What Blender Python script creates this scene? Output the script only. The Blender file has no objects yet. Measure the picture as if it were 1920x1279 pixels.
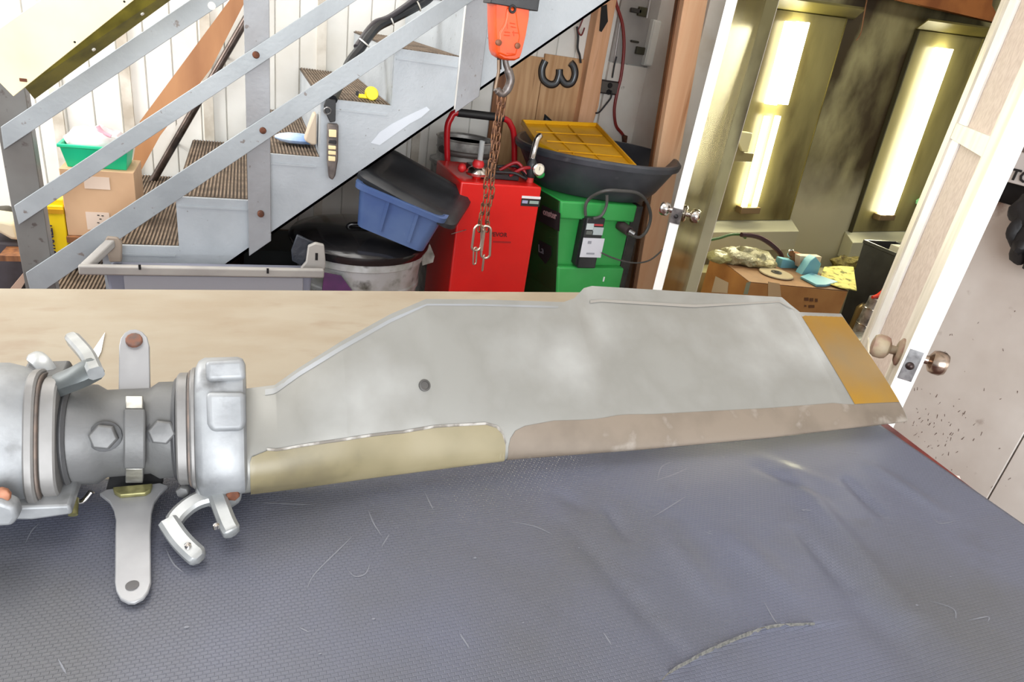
import bpy, bmesh, math, random
import numpy as np
from mathutils import Vector, Matrix, noise
random.seed(7)
PI = math.pi
S = bpy.context.scene
COL = S.collection
# ------------------------------------------------------------------ camera, light, exposure
FPX = 1240.0
CAM = np.array([0.0, 0.0, 1.5])
MAX = np.array([[0.92984755, -0.33762124, 0.14627179],
                [0.02116034, 0.44594712, 0.89480915],
                [0.36733606, 0.82894093, -0.42180701]])   # camera right, up, forward
cd = bpy.data.cameras.new('camera'); cam = bpy.data.objects.new('camera', cd); COL.objects.link(cam)
cd.sensor_fit = 'HORIZONTAL'; cd.sensor_width = 36.0; cd.lens = FPX / 1920 * 36.0
cd.clip_start = 0.02; cd.clip_end = 60
cam.matrix_world = Matrix(((MAX[0][0], MAX[1][0], -MAX[2][0], 0), (MAX[0][1], MAX[1][1], -MAX[2][1], 0),
                           (MAX[0][2], MAX[1][2], -MAX[2][2], 1.5), (0, 0, 0, 1)))
S.camera = cam
w = bpy.data.worlds.new('world'); S.world = w; w.use_nodes = True
bg = w.node_tree.nodes['Background']; bg.inputs[0].default_value = (0.93, 0.96, 1.0, 1); bg.inputs[1].default_value = 0.62
S.view_settings.view_transform = 'Standard'; S.view_settings.look = 'None'
S.view_settings.gamma = 1.0; S.view_settings.exposure = 0.35; S.view_settings.use_curve_mapping = False

def area(name, loc, target, sx, sy, power, color=(1, 1, 1)):
    l = bpy.data.lights.new(name, 'AREA'); l.shape = 'RECTANGLE'; l.size = sx; l.size_y = sy
    l.energy = power; l.color = color
    o = bpy.data.objects.new(name, l); COL.objects.link(o); o.location = loc
    o.rotation_euler = (Vector(target) - Vector(loc)).to_track_quat('-Z', 'Y').to_euler()
    return o
area('skylight', (-0.5, 2.35, 4.1), (-0.35, 2.35, 0), 3.4, 1.7, 62, (1.0, 0.99, 0.97))
area('door_daylight', (-0.1, -3.0, 1.8), (0.7, 2.4, 0.9), 3.2, 2.2, 205, (0.94, 0.97, 1.0))
area('window_daylight', (-2.9, 2.3, 2.6), (-0.5, 3.4, 1.2), 1.6, 1.8, 105, (1.0, 0.99, 0.97))

# ------------------------------------------------------------------ helpers
def ray(u, v): return MAX[0] * (u - 960) / FPX + MAX[1] * (639.5 - v) / FPX + MAX[2]
def P(u, v, x=None, y=None, z=None):
    r = ray(u, v)
    if x is not None: t = (x - CAM[0]) / r[0]
    elif y is not None: t = (y - CAM[1]) / r[1]
    else: t = (z - CAM[2]) / r[2]
    return Vector(CAM + r * t)
def Q(p):
    c = MAX @ (np.array(p) - CAM)
    return np.array([960 + FPX * c[0] / c[2], 639.5 - FPX * c[1] / c[2]])
def s2l(c):
    c = c / 255.0
    return c / 12.92 if c <= 0.04045 else ((c + 0.055) / 1.055) ** 2.4
def rgb(r, g, b): return (s2l(r), s2l(g), s2l(b), 1)
MATS = {}
def mat(name, c, rough=0.6, metal=0.0, c2=None, scale=8.0, lo=0.4, hi=0.65, bump=0.0, bscale=60.0, stretch=None,
        detail=5.0, alpha=1.0, emit=None, estr=0.0, trans=0.0, spec=0.5, r2=None, c3=None, scale3=3.0, lo3=.55, hi3=.7, coat=0.0):
    if name in MATS: return MATS[name]
    m = bpy.data.materials.new(name); m.use_nodes = True; MATS[name] = m
    nt = m.node_tree; N = nt.nodes; L = nt.links; b = N['Principled BSDF']
    b.inputs['Roughness'].default_value = rough; b.inputs['Metallic'].default_value = metal
    b.inputs['Base Color'].default_value = c; b.inputs['Alpha'].default_value = alpha
    b.inputs['Specular IOR Level'].default_value = spec; b.inputs['Coat Weight'].default_value = coat
    b.inputs['Transmission Weight'].default_value = trans
    if emit: b.inputs['Emission Color'].default_value = emit; b.inputs['Emission Strength'].default_value = estr
    if c2 or bump or c3:
        tc = N.new('ShaderNodeTexCoord'); mp = N.new('ShaderNodeMapping'); L.new(tc.outputs['Object'], mp.inputs[0])
        if stretch: mp.inputs['Scale'].default_value = stretch
    out = None
    if c2:
        n = N.new('ShaderNodeTexNoise'); n.inputs['Scale'].default_value = scale; n.inputs['Detail'].default_value = detail
        L.new(mp.outputs[0], n.inputs['Vector'])
        r = N.new('ShaderNodeMapRange'); r.inputs[1].default_value = lo; r.inputs[2].default_value = hi
        L.new(n.outputs['Fac'], r.inputs[0])
        mx = N.new('ShaderNodeMix'); mx.data_type = 'RGBA'; mx.inputs[6].default_value = c; mx.inputs[7].default_value = c2
        L.new(r.outputs[0], mx.inputs[0]); out = mx.outputs[2]
        if r2 is not None:
            rr = N.new('ShaderNodeMapRange'); rr.inputs[3].default_value = rough; rr.inputs[4].default_value = r2
            L.new(r.outputs[0], rr.inputs[0]); L.new(rr.outputs[0], b.inputs['Roughness'])
    if c3:
        n3 = N.new('ShaderNodeTexNoise'); n3.inputs['Scale'].default_value = scale3; n3.inputs['Detail'].default_value = 6
        L.new(mp.outputs[0], n3.inputs['Vector'])
        r3 = N.new('ShaderNodeMapRange'); r3.inputs[1].default_value = lo3; r3.inputs[2].default_value = hi3
        L.new(n3.outputs['Fac'], r3.inputs[0])
        m3 = N.new('ShaderNodeMix'); m3.data_type = 'RGBA'; m3.inputs[6].default_value = c; m3.inputs[7].default_value = c3
        if out: L.new(out, m3.inputs[6])
        L.new(r3.outputs[0], m3.inputs[0]); out = m3.outputs[2]
    if out: L.new(out, b.inputs['Base Color'])
    if bump:
        nb = N.new('ShaderNodeTexNoise'); nb.inputs['Scale'].default_value = bscale; nb.inputs['Detail'].default_value = 4
        L.new(mp.outputs[0], nb.inputs['Vector'])
        bp = N.new('ShaderNodeBump'); bp.inputs['Strength'].default_value = bump; bp.inputs['Distance'].default_value = 0.01
        L.new(nb.outputs['Fac'], bp.inputs['Height']); L.new(bp.outputs[0], b.inputs['Normal'])
    return m

class MB:
    def __init__(s): s.bm = bmesh.new()
    def box(s, a, b):
        x0, y0, z0 = [min(a[i], b[i]) for i in range(3)]; x1, y1, z1 = [max(a[i], b[i]) for i in range(3)]
        v = [s.bm.verts.new(p) for p in ((x0, y0, z0), (x1, y0, z0), (x1, y1, z0), (x0, y1, z0), (x0, y0, z1), (x1, y0, z1), (x1, y1, z1), (x0, y1, z1))]
        for f in ((0, 3, 2, 1), (4, 5, 6, 7), (0, 1, 5, 4), (1, 2, 6, 5), (2, 3, 7, 6), (3, 0, 4, 7)): s.bm.faces.new([v[i] for i in f])
        return s
    def prism(s, pts, off):
        off = Vector(off); a = [s.bm.verts.new(Vector(p)) for p in pts]; b = [s.bm.verts.new(Vector(p) + off) for p in pts]
        n = len(pts); s.bm.faces.new(a); s.bm.faces.new(b[::-1])
        for i in range(n): s.bm.faces.new((a[(i + 1) % n], a[i], b[i], b[(i + 1) % n]))
        return s
    def quad(s, pts):
        s.bm.faces.new([s.bm.verts.new(Vector(p)) for p in pts]); return s
    def loft(s, rings, cap=True, closed=True):
        vs = [[s.bm.verts.new(Vector(p)) for p in r] for r in rings]; n = len(vs[0])
        for i in range(len(vs) - 1):
            for j in range(n if closed else n - 1):
                k = (j + 1) % n; s.bm.faces.new((vs[i][j], vs[i][k], vs[i + 1][k], vs[i + 1][j]))
        if cap and closed: s.bm.faces.new(vs[0][::-1]); s.bm.faces.new(vs[-1])
        return s
    def tube(s, pts, r, n=10, cap=True):
        pts = [Vector(p) for p in pts]; rings = []; up = None
        for i, p in enumerate(pts):
            d = (pts[min(i + 1, len(pts) - 1)] - pts[max(i - 1, 0)]).normalized()
            if up is None: up = d.orthogonal().normalized()
            up = (up - d * up.dot(d)).normalized(); q = d.cross(up)
            rr = r[i] if isinstance(r, (list, tuple)) else r
            rings.append([p + (up * math.cos(2 * PI * k / n) + q * math.sin(2 * PI * k / n)) * rr for k in range(n)])
        return s.loft(rings, cap)
    def lathe(s, c, prof, n=32, axis='z', cap=True):
        c = Vector(c); rings = []
        for r, h in prof:
            ring = []
            for k in range(n):
                a = 2 * PI * k / n; u, v = r * math.cos(a), r * math.sin(a)
                ring.append(c + (Vector((u, v, h)) if axis == 'z' else Vector((h, u, v)) if axis == 'x' else Vector((u, h, v))))
            rings.append(ring)
        return s.loft(rings, cap)
    def ball(s, c, r, sc=(1, 1, 1), n=12):
        m = Matrix.Translation(c) @ Matrix.Diagonal((r * sc[0], r * sc[1], r * sc[2], 1))
        bmesh.ops.create_uvsphere(s.bm, u_segments=n, v_segments=max(6, n * 2 // 3), radius=1, matrix=m); return s
    def torus(s, c, R, r, normal, n=20, m=8, sc=(1, 1)):
        nrm = Vector(normal).normalized(); a = nrm.orthogonal().normalized(); b = nrm.cross(a); rings = []
        for i in range(n):
            t = 2 * PI * i / n; d = a * math.cos(t) * sc[0] + b * math.sin(t) * sc[1]; dd = (a * math.cos(t) + b * math.sin(t)).normalized()
            rings.append([Vector(c) + d * R + (dd * math.cos(2 * PI * k / m) + nrm * math.sin(2 * PI * k / m)) * r for k in range(m)])
        vs = [[s.bm.verts.new(p) for p in q] for q in rings]
        for i in range(n):
            for k in range(m): s.bm.faces.new((vs[i][k], vs[(i + 1) % n][k], vs[(i + 1) % n][(k + 1) % m], vs[i][(k + 1) % m]))
        return s
    def build(s, name, m, parent=None, smooth=False, bevel=0, label=None, seg=2):
        bmesh.ops.recalc_face_normals(s.bm, faces=s.bm.faces)
        me = bpy.data.meshes.new(name); s.bm.to_mesh(me); s.bm.free(); me.materials.append(m)
        o = bpy.data.objects.new(name, me); COL.objects.link(o)
        if smooth:
            for p in me.polygons: p.use_smooth = True
            if smooth != 'all': me.set_sharp_from_angle(angle=math.radians(38))
        if bevel:
            b = o.modifiers.new('bevel', 'BEVEL'); b.width = bevel; b.segments = seg; b.limit_method = 'ANGLE'; b.angle_limit = math.radians(40)
            if smooth is False:
                for p in me.polygons: p.use_smooth = True
                me.set_sharp_from_angle(angle=math.radians(60))
        if parent: adopt(o, parent)
        if label: o['label'] = label
        return o
def worldof(o):
    M = Matrix.Identity(4)
    while o is not None:
        M = (o.matrix_parent_inverse if o.parent else Matrix.Identity(4)) @ o.matrix_basis @ M
        o = o.parent
    return M
def adopt(o, parent):
    o.parent = parent; o.matrix_parent_inverse = worldof(parent).inverted()
def tag(o, label, cat, group=None, kind=None):
    o['label'] = label; o['category'] = cat
    if group: o['group'] = group
    if kind: o['kind'] = kind
    return o
def thing(name, label, cat, loc, group=None):
    o = bpy.data.objects.new(name, None); COL.objects.link(o); o.location = loc; o.empty_display_size = 0.05
    return tag(o, label, cat, group)
def struct(o): o['kind'] = 'structure'; return o
def text(name, s, size, origin, right, up, m, parent, ext=0.0006, bold=0.0):
    c = bpy.data.curves.new(name, 'FONT'); c.body = s; c.size = size; c.extrude = ext; c.offset = bold; c.resolution_u = 2
    t = bpy.data.objects.new(name, c); COL.objects.link(t)
    bpy.context.view_layer.update()
    me = bpy.data.meshes.new_from_object(t.evaluated_get(bpy.context.evaluated_depsgraph_get()))
    bpy.data.objects.remove(t); bpy.data.curves.remove(c)
    r = Vector(right).normalized(); u = Vector(up).normalized(); n = r.cross(u)
    M = Matrix(((r.x, u.x, n.x, origin[0]), (r.y, u.y, n.y, origin[1]), (r.z, u.z, n.z, origin[2]), (0, 0, 0, 1)))
    me.transform(M); me.materials.clear(); me.materials.append(m)
    o = bpy.data.objects.new(name, me); COL.objects.link(o)
    if parent: adopt(o, parent)
    return o
def dup(o, parent, loc=None):
    c = o.copy(); COL.objects.link(c)
    if parent: c.parent = parent
    if loc is not None: c.location = loc
    return c
def spline(pts, n=8):
    pts = [Vector(p) for p in pts]; out = []
    for i in range(len(pts) - 1):
        p0, p1, p2, p3 = pts[max(i - 1, 0)], pts[i], pts[i + 1], pts[min(i + 2, len(pts) - 1)]
        for k in range(n):
            t = k / n; out.append(0.5 * ((2 * p1) + (p2 - p0) * t + (2 * p0 - 5 * p1 + 4 * p2 - p3) * t * t + (3 * p1 - p0 - 3 * p2 + p3) * t ** 3))
    out.append(pts[-1]); return out
def arc(c, r, a0, a1, n=8): return [(c[0] + r * math.cos(a0 + (a1 - a0) * i / n), c[1] + r * math.sin(a0 + (a1 - a0) * i / n)) for i in range(n + 1)]
def rr(cx, cy, hx, hy, r, n=5):
    o = []
    for sx, sy, a in ((1, 1, 0), (-1, 1, PI / 2), (-1, -1, PI), (1, -1, 3 * PI / 2)):
        o += arc((cx + sx * (hx - r), cy + sy * (hy - r)), r, a, a + PI / 2, n)
    return o

# ------------------------------------------------------------------ materials
WHITE = mat('white_siding', rgb(238, 236, 230), .55, c2=rgb(222, 218, 208), scale=3, c3=rgb(196, 190, 178), scale3=2.3, lo3=.62, hi3=.8)
RIB = mat('rib_tan', rgb(226, 220, 208), .6, c2=rgb(190, 180, 164), scale=9)
GREY = mat('grey_stair_paint', rgb(176, 182, 187), .42, c2=rgb(160, 166, 171), scale=5, bump=.12, bscale=90, c3=rgb(128, 126, 122), scale3=45, lo3=.68, hi3=.72)
GREYD = mat('grey_post_paint', rgb(150, 152, 156), .45, c2=rgb(136, 136, 138), scale=6, bump=.1, bscale=80, c3=rgb(108, 100, 96), scale3=40, lo3=.67, hi3=.71)
GREYB = mat('grey_bar_paint', rgb(160, 166, 170), .4, c2=rgb(140, 146, 150), scale=4, bump=.08, bscale=80, c3=rgb(118, 110, 106), scale3=30, lo3=.68, hi3=.72)
TREADM = mat('tread_brown', rgb(84, 70, 57), .75, c2=rgb(62, 51, 42), scale=14)
RUST = mat('rust', rgb(112, 66, 44), .8, .2, c2=rgb(70, 44, 34), scale=60)
CREAM = mat('cream_paint', rgb(240, 230, 190), .4, c2=rgb(228, 214, 168), scale=4)
OLIVE = mat('olive_shade', rgb(122, 114, 40), .5, c2=rgb(88, 82, 30), scale=16)  # channel flange in shade: the darkness is put into its colour
BLACKP = mat('black_plastic', rgb(30, 31, 34), .38, c2=rgb(46, 47, 50), scale=7, bump=.08, bscale=40)
RUBBER = mat('black_rubber', rgb(26, 26, 28), .55)
CHROME = mat('chrome', rgb(215, 210, 205), .18, 1.0)
BRASSY = mat('knob_nickel', rgb(178, 160, 145), .25, 1.0)
STEEL = mat('steel', rgb(170, 170, 170), .35, 1.0, c2=rgb(120, 120, 120), scale=40)
DARKHOLE = mat('dark_hole', rgb(18, 15, 15), .9)
WHITEP = mat('white_paint', rgb(240, 238, 232), .5, c2=rgb(226, 220, 208), scale=7)
LABELW = mat('label_white', rgb(228, 228, 228), .6)
INK = mat('ink_black', rgb(24, 22, 24), .6)

# ------------------------------------------------------------------ the room
YB = 3.42
floor = MB().box((-4, -3, -.05), (7, 6, 0)).build('floor', mat('floor_paint', rgb(78, 38, 32), .5, c2=rgb(98, 58, 46), scale=4)); struct(floor)
ceil_ = MB().box((-4, -1.5, 4.2), (2.2, YB + .1, 4.3)).build('ceiling', WHITEP); struct(ceil_)
wb = MB().box((-2.6, YB, 0), (2.2, YB + .08, 4.2)).build('wall_back', WHITE); struct(wb)
PW = .105; x = -2.6; k = 0
base = None
while x < 1.95:
    if base is None:
        base = MB().prism([(x + .001, YB - .002, 0), (x + .004, YB - .010, 0), (x + PW - .004, YB - .010, 0), (x + PW - .001, YB - .002, 0)], (0, 0, 4.2)).build('siding_panel', WHITE, wb)
        x0 = x
    else:
        o = base.copy(); COL.objects.link(o); o.parent = wb; o.matrix_parent_inverse = base.matrix_parent_inverse; o.location = (x - x0, 0, 0)
    x += PW
for i, xr in enumerate((-1.2, -.74, -.475, -.155, .33, .80)):
    MB().box((xr - .020, YB - .026, 0), (xr + .020, YB - .010, 4.2)).build('batten', RIB, wb)
# grey board at the right end of the back wall
GBOARD = mat('grey_board', rgb(176, 172, 168), .7, c2=rgb(150, 146, 142), scale=3, c3=rgb(70, 62, 58), scale3=5, lo3=.66, hi3=.8)
MB().box((1.80, YB - .035, 0), (2.2, YB - .013, 1.42)).build('wall_board', mat('light_board', rgb(232, 228, 220), .7, c2=rgb(212, 200, 190), scale=2.5, c3=rgb(110, 96, 86), scale3=14, lo3=.7, hi3=.8), wb)
MB().box((1.80, YB - .03, 1.425), (2.2, YB - .013, 4.2)).build('wall_board', GBOARD, wb)
# booth walls
BOOTH = mat('booth_wall', rgb(168, 162, 122), .30, c2=rgb(122, 114, 76), scale=1.2, lo=.42, hi=.6, stretch=(1.8, 1.8, .9), c3=rgb(66, 54, 34), scale3=1.6, lo3=.44, hi3=.60, r2=.5)
def booth_dirt(m):
    nt = m.node_tree; N = nt.nodes; L = nt.links; b = N['Principled BSDF']; src = b.inputs['Base Color'].links[0].from_socket
    tc = N.new('ShaderNodeTexCoord'); sp = N.new('ShaderNodeSeparateXYZ'); L.new(tc.outputs['Object'], sp.inputs[0])
    n = N.new('ShaderNodeTexNoise'); n.inputs['Scale'].default_value = 2.5; n.inputs['Detail'].default_value = 4; L.new(tc.outputs['Object'], n.inputs['Vector'])
    ad = N.new('ShaderNodeMath'); ad.operation = 'MULTIPLY_ADD'; L.new(n.outputs['Fac'], ad.inputs[0]); ad.inputs[1].default_value = .5; L.new(sp.outputs[2], ad.inputs[2])
    mr = N.new('ShaderNodeMapRange'); mr.inputs[1].default_value = 1.02; mr.inputs[2].default_value = 1.30; L.new(ad.outputs[0], mr.inputs[0])
    mx = N.new('ShaderNodeMix'); mx.data_type = 'RGBA'; mx.inputs[6].default_value = rgb(186, 180, 150); L.new(src, mx.inputs[7]); L.new(mr.outputs[0], mx.inputs[0]); L.new(mx.outputs[2], b.inputs['Base Color'])
booth_dirt(BOOTH)
BOOTHF = mat('booth_panel', rgb(140, 132, 88), .28, c2=rgb(100, 92, 56), scale=2, stretch=(2, 2, .6), c3=rgb(70, 58, 34), scale3=2, lo3=.52, hi3=.75)
YW = 3.22
wbo = MB().box((2.08, YW, 0), (6.2, YW + .12, 3.2)).build('wall_booth_back', BOOTH); struct(wbo)
wr = MB().box((2.03, 2.50, 0), (2.045, YB, 4.2)).build('wall_right_far', mat('light_wall', rgb(238, 234, 226), .6, c2=rgb(222, 210, 200), scale=2.5)); struct(wr)
we = MB().box((6.1, -1.0, 0), (6.2, YW, 3.2)).build('wall_booth_end', BOOTH); struct(we)
cb = MB().box((1.96, -1.0, 3.1), (6.2, YW, 3.2)).build('ceiling_booth', BOOTH); struct(cb)
wl = MB().box((1.95, 2.485, 0), (2.03, 2.50, 3.2)).build('wall_booth_jamb', BOOTH); struct(wl)
# near right wall, built of separate panels with recessed joints
STAIN = mat('stained_white', rgb(216, 212, 206), .2, c2=rgb(192, 184, 176), scale=1.8, lo=.42, hi=.62, c3=rgb(120, 96, 84), scale3=9, lo3=.64, hi3=.78, bump=.06, bscale=30)
wn = MB().box((1.965, -2.5, 0), (2.05, 1.44, 4.2)).build('wall_right', mat('joint_dark', rgb(120, 106, 98), .8)); struct(wn)
ys = [1.44, .905, .15, -.5, -1.2, -2.5]
for i in range(5):
    MB().box((1.945, ys[i + 1] + .002, 0), (1.967, ys[i] - .002, 1.268 if i < 2 else 4.2)).build('wall_panel', STAIN, wn, bevel=.002)
    if i < 2: MB().box((1.945, ys[i + 1] + .002, 1.44), (1.967, ys[i] - .002, 4.2)).build('wall_panel', STAIN, wn, bevel=.002)
MB().box((1.945, .1, 3.0), (2.05, 2.52, 4.2)).build('header_panel', STAIN, wn)
m = MB(); rs = random.Random(3)
for k in range(90):
    u, v = (rs.gauss(1745, 32), rs.gauss(800, 32)) if k < 60 else (rs.uniform(1740, 1915), rs.uniform(560, 930))
    a = P(u, v, x=1.9445); dz, dy = rs.uniform(-.012, .012), rs.uniform(-.004, .004); w0 = rs.uniform(.0006, .0016)
    m.quad([a + Vector((0, -w0, 0)), a + Vector((0, w0, 0)), a + Vector((0, w0 * .5 + dy, dz)), a + Vector((0, -w0 * .5 + dy, dz))])
o = m.build('scratch', mat('scratch_brown', rgb(108, 88, 80), .8), wn); o['kind'] = 'stuff'

# wooden post beside the booth opening
WOOD = mat('pine_wood', rgb(238, 186, 146), .6, c2=rgb(222, 164, 120), scale=3, stretch=(7, 7, .5), c3=rgb(190, 128, 88), scale3=4, lo3=.64, hi3=.78, bump=.05, bscale=30)
WOODD = mat('pine_dark', rgb(140, 92, 56), .65, c2=rgb(98, 60, 38), scale=5, stretch=(9, 9, .6))
t = thing('wooden_post', 'upright orange pine post left of the open paint booth door', 'post', (1.80, 2.60, 0))
def px_(z): return 1.752 - .084 * (z - .515)
MB().prism([(px_(0), 2.585, 0), (px_(0) + .112, 2.585, 0), (px_(4.1) + .112, 2.585, 4.1), (px_(4.1), 2.585, 4.1)], (0, .035, 0)).build('post_board', mat('post_pine', rgb(252, 206, 166), .6, c2=rgb(244, 188, 146), scale=3, stretch=(7, 7, .5), c3=rgb(214, 150, 108), scale3=4, lo3=.62, hi3=.78), t, bevel=.003)
MB().prism([(px_(0) - .004, 2.62, 0), (px_(0) + .03, 2.62, 0), (px_(4.1) + .03, 2.62, 4.1), (px_(4.1) - .004, 2.62, 4.1)], (0, .03, 0)).build('side_board', WOODD, t, bevel=.003)
MB().box((1.80, 2.622, 0), (1.93, 2.64, 4.1)).build('casing_board', WHITEP, t, bevel=.002)
# ------------------------------------------------------------------ staircase
t = thing('staircase', 'grey painted steel staircase with brown ribbed treads and flat bar railing', 'staircase', (-.3, 2.6, 0))
ZT = [.125, .305, .487, .668, .842, 1.006, 1.202, 1.387, 1.566, 1.745, 1.925, 2.1]
XL = [-1.148, -.915, -.684, -.452, -.221, .015, .236, .47, .70, .93, 1.16, 1.39, 1.63]
YS, YE = 2.40, 3.37
def zl(x): return .61 + .80 * (x + .065)
pts = [(-.83, 0)]
pts = [(XL[0] - .0, 0)]
top = []
for i in range(len(ZT)): top += [(XL[i], ZT[i]), (XL[i + 1], ZT[i])]
poly = [(XL[0], 0.0)] + top + [(XL[-1], zl(XL[-1])), (-.8275, 0.0)]
MB().prism([(a, YS, b) for a, b in poly], (0, .012, 0)).build('stringer', GREY, t)
MB().prism([(-.8275, YS + .0, 0), (XL[-1], YS, zl(XL[-1])), (XL[-1], YS, zl(XL[-1]) + .01), (-.83, YS, .01)], (0, .05, 0)).build('stringer_lip', GREYD, t)
MB().prism([(a, YE, b) for a, b in poly], (0, .012, 0)).build('stringer', GREY, t)
for i in range(len(ZT)):
    MB().box((XL[i] - .004, YS + .013, ZT[i] - .006), (XL[i + 1], YE, ZT[i] - .001)).build('tread', TREADM, t)
    m = MB(); n = 20
    for k in range(n):
        a = XL[i] + (XL[i + 1] - XL[i]) * (k + .2) / n
        m.box((a, YS + .014, ZT[i] - .002), (a + .0055, YE - .002, ZT[i] + .003))
    m.build('tread_ribs', mat('tread_rib', rgb(126, 108, 90), .7, c2=rgb(92, 77, 62), scale=20), t)
    if i + 1 < len(ZT): MB().box((XL[i + 1] - .001, YS + .013, ZT[i]), (XL[i + 1] + .008, YE, ZT[i + 1] - .006)).build('riser', GREY, t)
    MB().box((XL[i] + .004, YS - .004, ZT[i] - .034), (XL[i + 1] - .012, YS, ZT[i] - .028)).build('weld_seam', GREY, t)
# posts
def ppoly(px, y): return [P(u, v, y=y) for u, v in px]
x0, x1 = P(5, 300, y=2.37).x, P(66, 300, y=2.37).x
GREYP = mat('grey_shaded_post', rgb(112, 111, 108), .5, c2=rgb(92, 88, 84), scale=4, c3=rgb(80, 72, 68), scale3=30, lo3=.64, hi3=.7)  # the shade on this post is put into its paint colour
m = MB().box((x0, 2.372, .0), (x1, 2.38, 1.198)); m.build('railing_post', GREYP, t, bevel=.002, label='post coloured darker for its shade, leaning over the tote')
MB().box((x1 - .008, 2.38, .0), (x1, 2.42, 1.198)).build('post_flange', GREYD, t)
xa, xb = P(462, 250, y=2.37).x, P(507, 250, y=2.37).x
MB().prism([(xa, 2.372, zl(xa) - .012), (xb, 2.372, zl(xb) - .012), (xb, 2.372, 1.75), (xa, 2.372, 1.75)], (0, .009, 0)).build('railing_post', GREYD, t, bevel=.002)
MB().box((xb - .006, 2.38, zl(xb)), (xb, 2.40, 1.75)).build('post_flange', GREYD, t)
xc, xd = P(863, 130, y=2.37).x, P(905, 130, y=2.37).x
MB().prism([(xc, 2.372, zl(xc) - .01), (xd, 2.372, zl(xd) - .01), (xd, 2.372, 2.2), (xc, 2.372, 2.2)], (0, .009, 0)).build('railing_post', GREYD, t, bevel=.002)
MB().box((xc, 2.38, zl(xc)), (xc + .006, 2.40, 2.2)).build('post_flange', WHITEP, t)
# flat bars
def bar(a0, a1, b0, b1, y=2.36):
    # a: upper edge px points left->right, b: lower edge; extended beyond the frame on the right
    A0, A1, B0, B1 = [P(*q, y=y) for q in (a0, a1, b0, b1)]
    A1 = A0 + (A1 - A0) * 1.8; B1 = B0 + (B1 - B0) * 1.8
    MB().prism([A0, A1, B1, B0], (0, .008, 0)).build('railing_bar', GREYB, t, bevel=.0015)
bar((1, 238), (350, 4), (7, 281), (425, 2))
bar((26, 386), (610, 2), (35, 422), (668, 1))
bar((48, 512), (828, 2), (60, 560), (880, 6))
for u, v in ((480, 103), (493, 245), (489, 402)):
    c = P(u, v, y=2.358); MB().lathe(c, [(.0005, -.008), (.009, -.006), (.011, 0), (.011, .014)], 12, 'y').build('rivet', RUST, t, smooth=True)

MB().prism([P(u, v, y=YS - .0005) for u, v in ((695, 268), (712, 248), (735, 232), (770, 214), (800, 200), (806, 206), (790, 220), (768, 232), (740, 252), (712, 272))], (0, -.0008, 0)).build('paint_patch', mat('patch_paint', rgb(206, 212, 220), .4), t, label='pale scraped paint patch')
MB().lathe(P(397, 11, y=2.3585), [(.011, 0), (.011, .0015)], 18, 'y').build('bolt_hole', WHITE, t)
# wall side handrail pipe, trim and board behind the stairs
t = thing('handrail_pipe', 'dark steel handrail pipe running up the siding behind the stairs', 'handrail', (-.3, 3.3, 0))
a, b = P(285, 342, y=3.28), P(462, 35, y=3.28); d = (b - a)
MB().tube([a - d * .0, b + d * .6], .0155).build('pipe', mat('pipe_dark', rgb(98, 86, 80), .35, .8, c2=rgb(60, 52, 48), scale=12), t, smooth=True)
for f in (.25, .8):
    p = a + d * f; MB().tube([p, (p.x, YB - .012, p.z - .03)], .007).build('bracket', STEEL, t, smooth=True)
a, b = P(352, 158, y=3.34), P(452, 12, y=3.34); d = b - a
o2_ = MB().prism([P(u, v, y=3.3) for u, v in ((352, 190), (368, 186), (296, 335), (284, 335))], (0, .012, 0)).build('white_lath', WHITEP); tag(o2_, 'white lath standing left of the dark handrail pipe near the cardboard box', 'lath')
tr = MB().prism([P(372, 158, y=3.34), P(456, 8, y=3.34), P(478, -50, y=3.34), P(466, -50, y=3.34), P(446, 8, y=3.34), P(357, 158, y=3.34)], (0, .02, 0)).build('angle_strip', WHITEP)
tag(tr, 'narrow white strip leaning beside the brown plywood sheet behind the stairs', 'strip')
bd = MB().prism([P(*q, y=3.2) for q in ((262, 228), (432, -2), (470, -60), (500, -60), (460, 2), (396, 128), (372, 160), (300, 255), (258, 332), (244, 332))], (0, .012, 0)).build('plywood_sheet', mat('ply_orange', rgb(190, 136, 92), .55, c2=rgb(160, 108, 70), scale=3, stretch=(2, 2, .5)))
tag(bd, 'orange brown plywood sheet leaning at a slant behind the stair railing', 'board')

# cream channel crossing the upper left corner
t = thing('steel_channel', 'cream painted steel channel with shade-toned olive flange crossing the upper left corner', 'channel', (-.5, 2.0, 1.6))
yc = 1.95
MB().prism([P(*q, y=yc) for q in ((25, 181), (-60, 95), (75, 0), (360, -200), (505, -203))], (0, .006, 0)).build('web', CREAM, t, bevel=.001)
fl = [P(47, 164, y=yc + .006), P(505, -203, y=yc + .006), P(592, -198, y=yc + .07), P(65, 186, y=yc + .07)]
nz = (fl[1] - fl[0]).cross(fl[3] - fl[0]).normalized()
MB().prism(fl, nz * .004).build('flange', OLIVE, t)
for u, v in ((233, 3), (140, 79)): MB().lathe(P(u, v, y=yc - .001), [(.0025, 0), (.0025, .003)], 10, 'y').build('hole', DARKHOLE, t)
for u, v in ((266, 25), (175, 92)):
    o = MB().lathe((0, 0, 0), [(.0045, -.002), (.0045, .006)], 12).build('flange_hole', WHITE, t)
    c = P(u, v, y=yc + .045); o.rotation_euler = nz.to_track_quat('Z', 'Y').to_euler(); o.parent = None; o.location = c - nz * .001; adopt(o, t)
MB().box(P(44, 150, y=yc - .004) - Vector((.008, 0, .004)), P(44, 150, y=yc - .004) + Vector((.006, .004, .003))).build('latch', RUST, t)
# hanger bringing the channel up to the ceiling
MB().box(P(420, -150, y=yc + .02) + Vector((-.02, 0, 0)), P(420, -150, y=yc + .02) + Vector((.02, .03, 2.05))).build('hanger', CREAM, t)

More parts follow.
